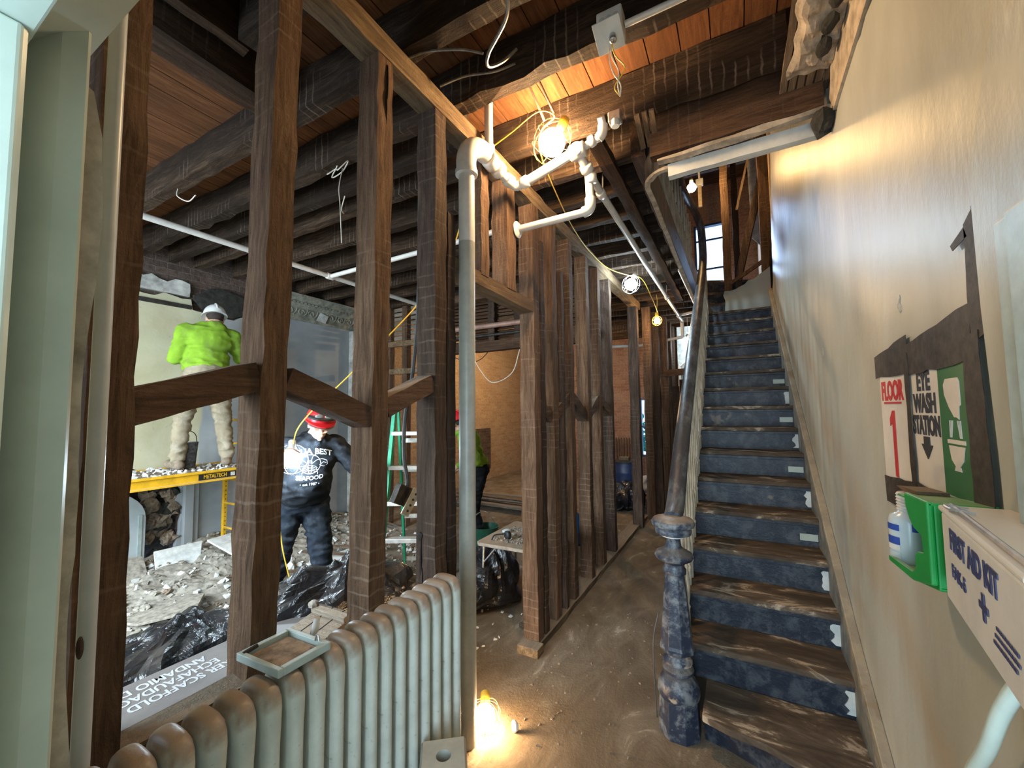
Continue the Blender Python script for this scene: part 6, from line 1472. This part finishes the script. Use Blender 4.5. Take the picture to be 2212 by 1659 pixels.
    m2 = MB(); m2.tube([H(0, .125*math.sin(a), .05+.128*math.cos(a)) for a in [math.pi*(-.42+.84*k/10) for k in range(11)]], .010, 8); m2.build('hat_ridge', M[helm], hat, smooth=True)
    return t, j, H, q, Rv, F
# worker in the black hoodie
J2 = dict(pelvis=(0, 0, .97), chest=(-.03, .05, 1.30), neck=(-.075, .10, 1.49), head=(-.115, .165, 1.60), shR=(.185, .06, 1.42), shL=(-.24, .05, 1.42), elR=(.31, .12, 1.18), elL=(-.45, .06, 1.18),
          wrR=(.17, .33, 1.38), wrL=(-.50, .26, 1.24), hipR=(.10, 0, .92), hipL=(-.10, 0, .92), knR=(.17, .05, .50), knL=(-.15, .07, .50), anR=(.21, -.02, .09), anL=(-.19, .0, .09),
          hdR=(-.75, .1, .35), hdL=(-.25, .9, .25), plR=(0, .3, -1), plL=(.9, .2, -.2), curlR=.55, curlL=.5)
t2, j2, H2, q2, R2, F2 = person('person in a black hoodie and red hard hat looking down, holding up a bright lamp', (-3.21, 2.17, 0), (.83, -.56), J2, (-.12, .28, -.15, 1, -.25, 0, 'hoodie'), 'hood', 'jeans', 'red', 1.13, vox=.0075)
mb = MB(); rs = []
for k in range(13):
    a = math.pi*(.12+.76*k/12); rs.append([H2(.098*math.cos(a), .118*math.sin(a), .030), H2(.108*math.cos(a), .128*math.sin(a)+.055*math.sin(a), .012), H2(.108*math.cos(a), .128*math.sin(a)+.055*math.sin(a), .016), H2(.098*math.cos(a), .118*math.sin(a), .036)])
mb.rings(rs); tag(mb.build('cap_visor', plain('grey_brown_cap_visor', (.16, .12, .10), .8), t2), 'grey-brown cap visor under the hat')
gl = thing('safety_glasses', 'clear safety glasses pushed up on the red hard hat of the hooded worker', 'safety glasses', H2(0, .13, .1))
for s in (-1, 1):
    mb = MB(); mb.ball(H2(s*.034, .122, .098), (.032, .010, .022), 14, 9, rot=q2, f=None); mb.build('lens', plain('clear_lens', (.22, .25, .25), .1, .05, spec=.9), gl, smooth=True)
    mb = MB(); mb.tube([H2(s*.064, .112, .10), H2(s*.10, .07, .092), H2(s*.122, .0, .08)], .0035, 6, 4); mb.build('temple_arm', M['black'], gl)
mb = MB(); mb.tube([H2(-.105, .085, .082), H2(-.05, .127, .080), H2(0, .134, .079), H2(.05, .127, .080), H2(.105, .085, .082)], .012, 8, 4); tag(mb.build('hat_band', M['black'], gl), 'dark strap')
# print on the hoodie, wrapped on the chest
def chest_fr(cx, cz):
    c = j2['chest']
    def fr(u, v, w_):
        x = -(cx+u); z = cz+v      # person's right is -u for a viewer facing him
        xx = x; zz = z
        a = (xx)/.2315; b = (zz-.02)/.27
        y = .153*1.03*math.sqrt(max(.05, 1-min(.85, a*a)))+.016
        y = max(y, .150)+.006
        return c+R2*xx+F2*(y+w_)+V((0, 0, zz))
    return fr
M['shirtprint'] = plain('white_shirt_print', (.62, .66, .68), .7, .05)
hood_o = [o for o in t2.children if o.name.startswith('hoodie')][0]
from mathutils.bvhtree import BVHTree
def wrap_print(mb, name, lift=.003):
    """lay flat lettering on the front of the hoodie"""
    me = hood_o.data; bv = BVHTree.FromPolygons([v.co for v in me.vertices], [tuple(p.vertices) for p in me.polygons])
    org = V(t2['_o']); out = []
    for p in mb.v:
        o = p-org+F2*.5; h = bv.ray_cast(o, -F2, 1.0)
        out.append((h[0]+F2*lift+org) if h[0] is not None else p)
    mb.v = out; return mb.build(name, M['shirtprint'], hood_o)
def pfr(cx, cz): return lambda u, v, w_: j2['chest']+R2*(-(cx+u)*1.0)+F2*.3+V((0, 0, cz+v))
wrap_print(text_mesh('AQUA BEST', .062, lambda u, v, w_: pfr(0.02, .085)(u, v-1.1*u*u, w_), .0, .0015), 'chest_lettering')
wrap_print(text_mesh('SEAFOOD', .044, lambda u, v, w_: pfr(0.02, -.125)(u, v+.9*u*u, w_), .0, .001), 'chest_lettering')
wrap_print(text_mesh('• est 1987 •', .030, pfr(0.02, -.172), .0, .0008), 'chest_lettering')
mb = MB(); fr_ = pfr(0.02, -.015)
def stroke(pts, w_=.0028):
    for a, b in zip(pts[:-1], pts[1:]):
        d = V((b[0]-a[0], b[1]-a[1])); L = d.length
        if L < 1e-5: continue
        n_ = V((-d.y, d.x))/L*w_; mb.add([fr_(a[0]+n_.x, a[1]+n_.y, 0), fr_(b[0]+n_.x, b[1]+n_.y, 0), fr_(b[0]-n_.x, b[1]-n_.y, 0), fr_(a[0]-n_.x, a[1]-n_.y, 0)], [(0, 1, 2, 3)])
stroke([(.078*math.cos(a), .075*math.sin(a)) for a in [2*math.pi*k/28 for k in range(29)]], .002)
for s in (-1, 1):
    stroke([(s*.01, .0), (s*.05, .03), (s*.09, .035), (s*.125, .02), (s*.13, -.01), (s*.10, -.025), (s*.07, -.01), (s*.10, .01), (s*.12, .0)], .0018)
    for k in range(4): stroke([(s*.008, -.01-.012*k), (s*(.04+.006*k), -.02-.016*k), (s*(.055), -.035-.016*k)], .0014)
    stroke([(s*.006, .02), (s*.02, .06), (s*.05, .085)], .0016)
stroke([(-.012, .025), (.012, .025), (.016, -.02), (.008, -.07), (-.008, -.07), (-.016, -.02), (-.012, .025)], .0022)
for k in range(4): stroke([(-.013, .01-.02*k), (.013, .01-.02*k)], .0014)
wrap_print(mb, 'lobster_emblem')
# worker in the lime sweatshirt on the scaffold
J1 = dict(pelvis=(0, 0, 1.0), chest=(.02, .04, 1.33), neck=(.06, .07, 1.50), head=(.085, .13, 1.605), shR=(.22, .03, 1.42), shL=(-.18, .03, 1.42), elR=(.345, .14, 1.19), elL=(-.25, .08, 1.13),
          wrR=(.36, .38, 1.30), wrL=(-.12, .30, 1.18), hipR=(.10, 0, .93), hipL=(-.10, 0, .93), knR=(.17, .05, .52), knL=(-.17, .05, .52), anR=(.20, -.03, .09), anL=(-.22, -.02, .09),
          hdR=(.1, .9, .4), hdL=(.6, .8, .1), plR=(-.8, .1, 0), plL=(.2, -.2, 1), curlR=.6, curlL=.5)
person('person in lime sweatshirt, tan trousers and white hard hat, seen from behind on the scaffold', (-4.94, 2.21, 1.136), (-.97, .22), J1, (.02, .25, 0, 1, -.1, 1, 'sweatshirt'), 'hivis', 'tan', 'helmet_w', 1.13)
# worker beyond the standpipe
J3 = dict(pelvis=(0, -.05, .97), chest=(0, .06, 1.27), neck=(0, .16, 1.44), head=(0, .24, 1.53), shR=(.17, .09, 1.37), shL=(-.17, .09, 1.37), elR=(.22, -.02, 1.08), elL=(-.24, -.06, 1.10),
          wrR=(.18, .20, .98), wrL=(-.14, .18, 1.02), hipR=(.09, -.05, .92), hipL=(-.09, -.05, .92), knR=(.11, .03, .50), knL=(-.11, .0, .50), anR=(.12, .0, .09), anL=(-.12, -.10, .09),
          hdR=(-.2, .8, -.5), hdL=(.2, .8, -.5), plR=(-.8, 0, -.3), plL=(.8, 0, -.3), curlR=.6, curlL=.6)
t3, j3, H3, q3, R3, F3 = person('person in a lime jacket and red hard hat, mostly hidden behind the grey standpipe', (-2.93, 4.30, 0), (-.875, -.40), J3, (0, .35, 0, 1, -.3, 1, 'jacket'), 'hivis', 'hood', 'red', 1.02)
mb = MB(); mb.ball(H3(0, .075, -.05), (.055, .05, .045), 14, 9, rot=q3); tag(mb.build('dust_mask', M['white_paint'], t3, smooth=True), 'white dust mask')
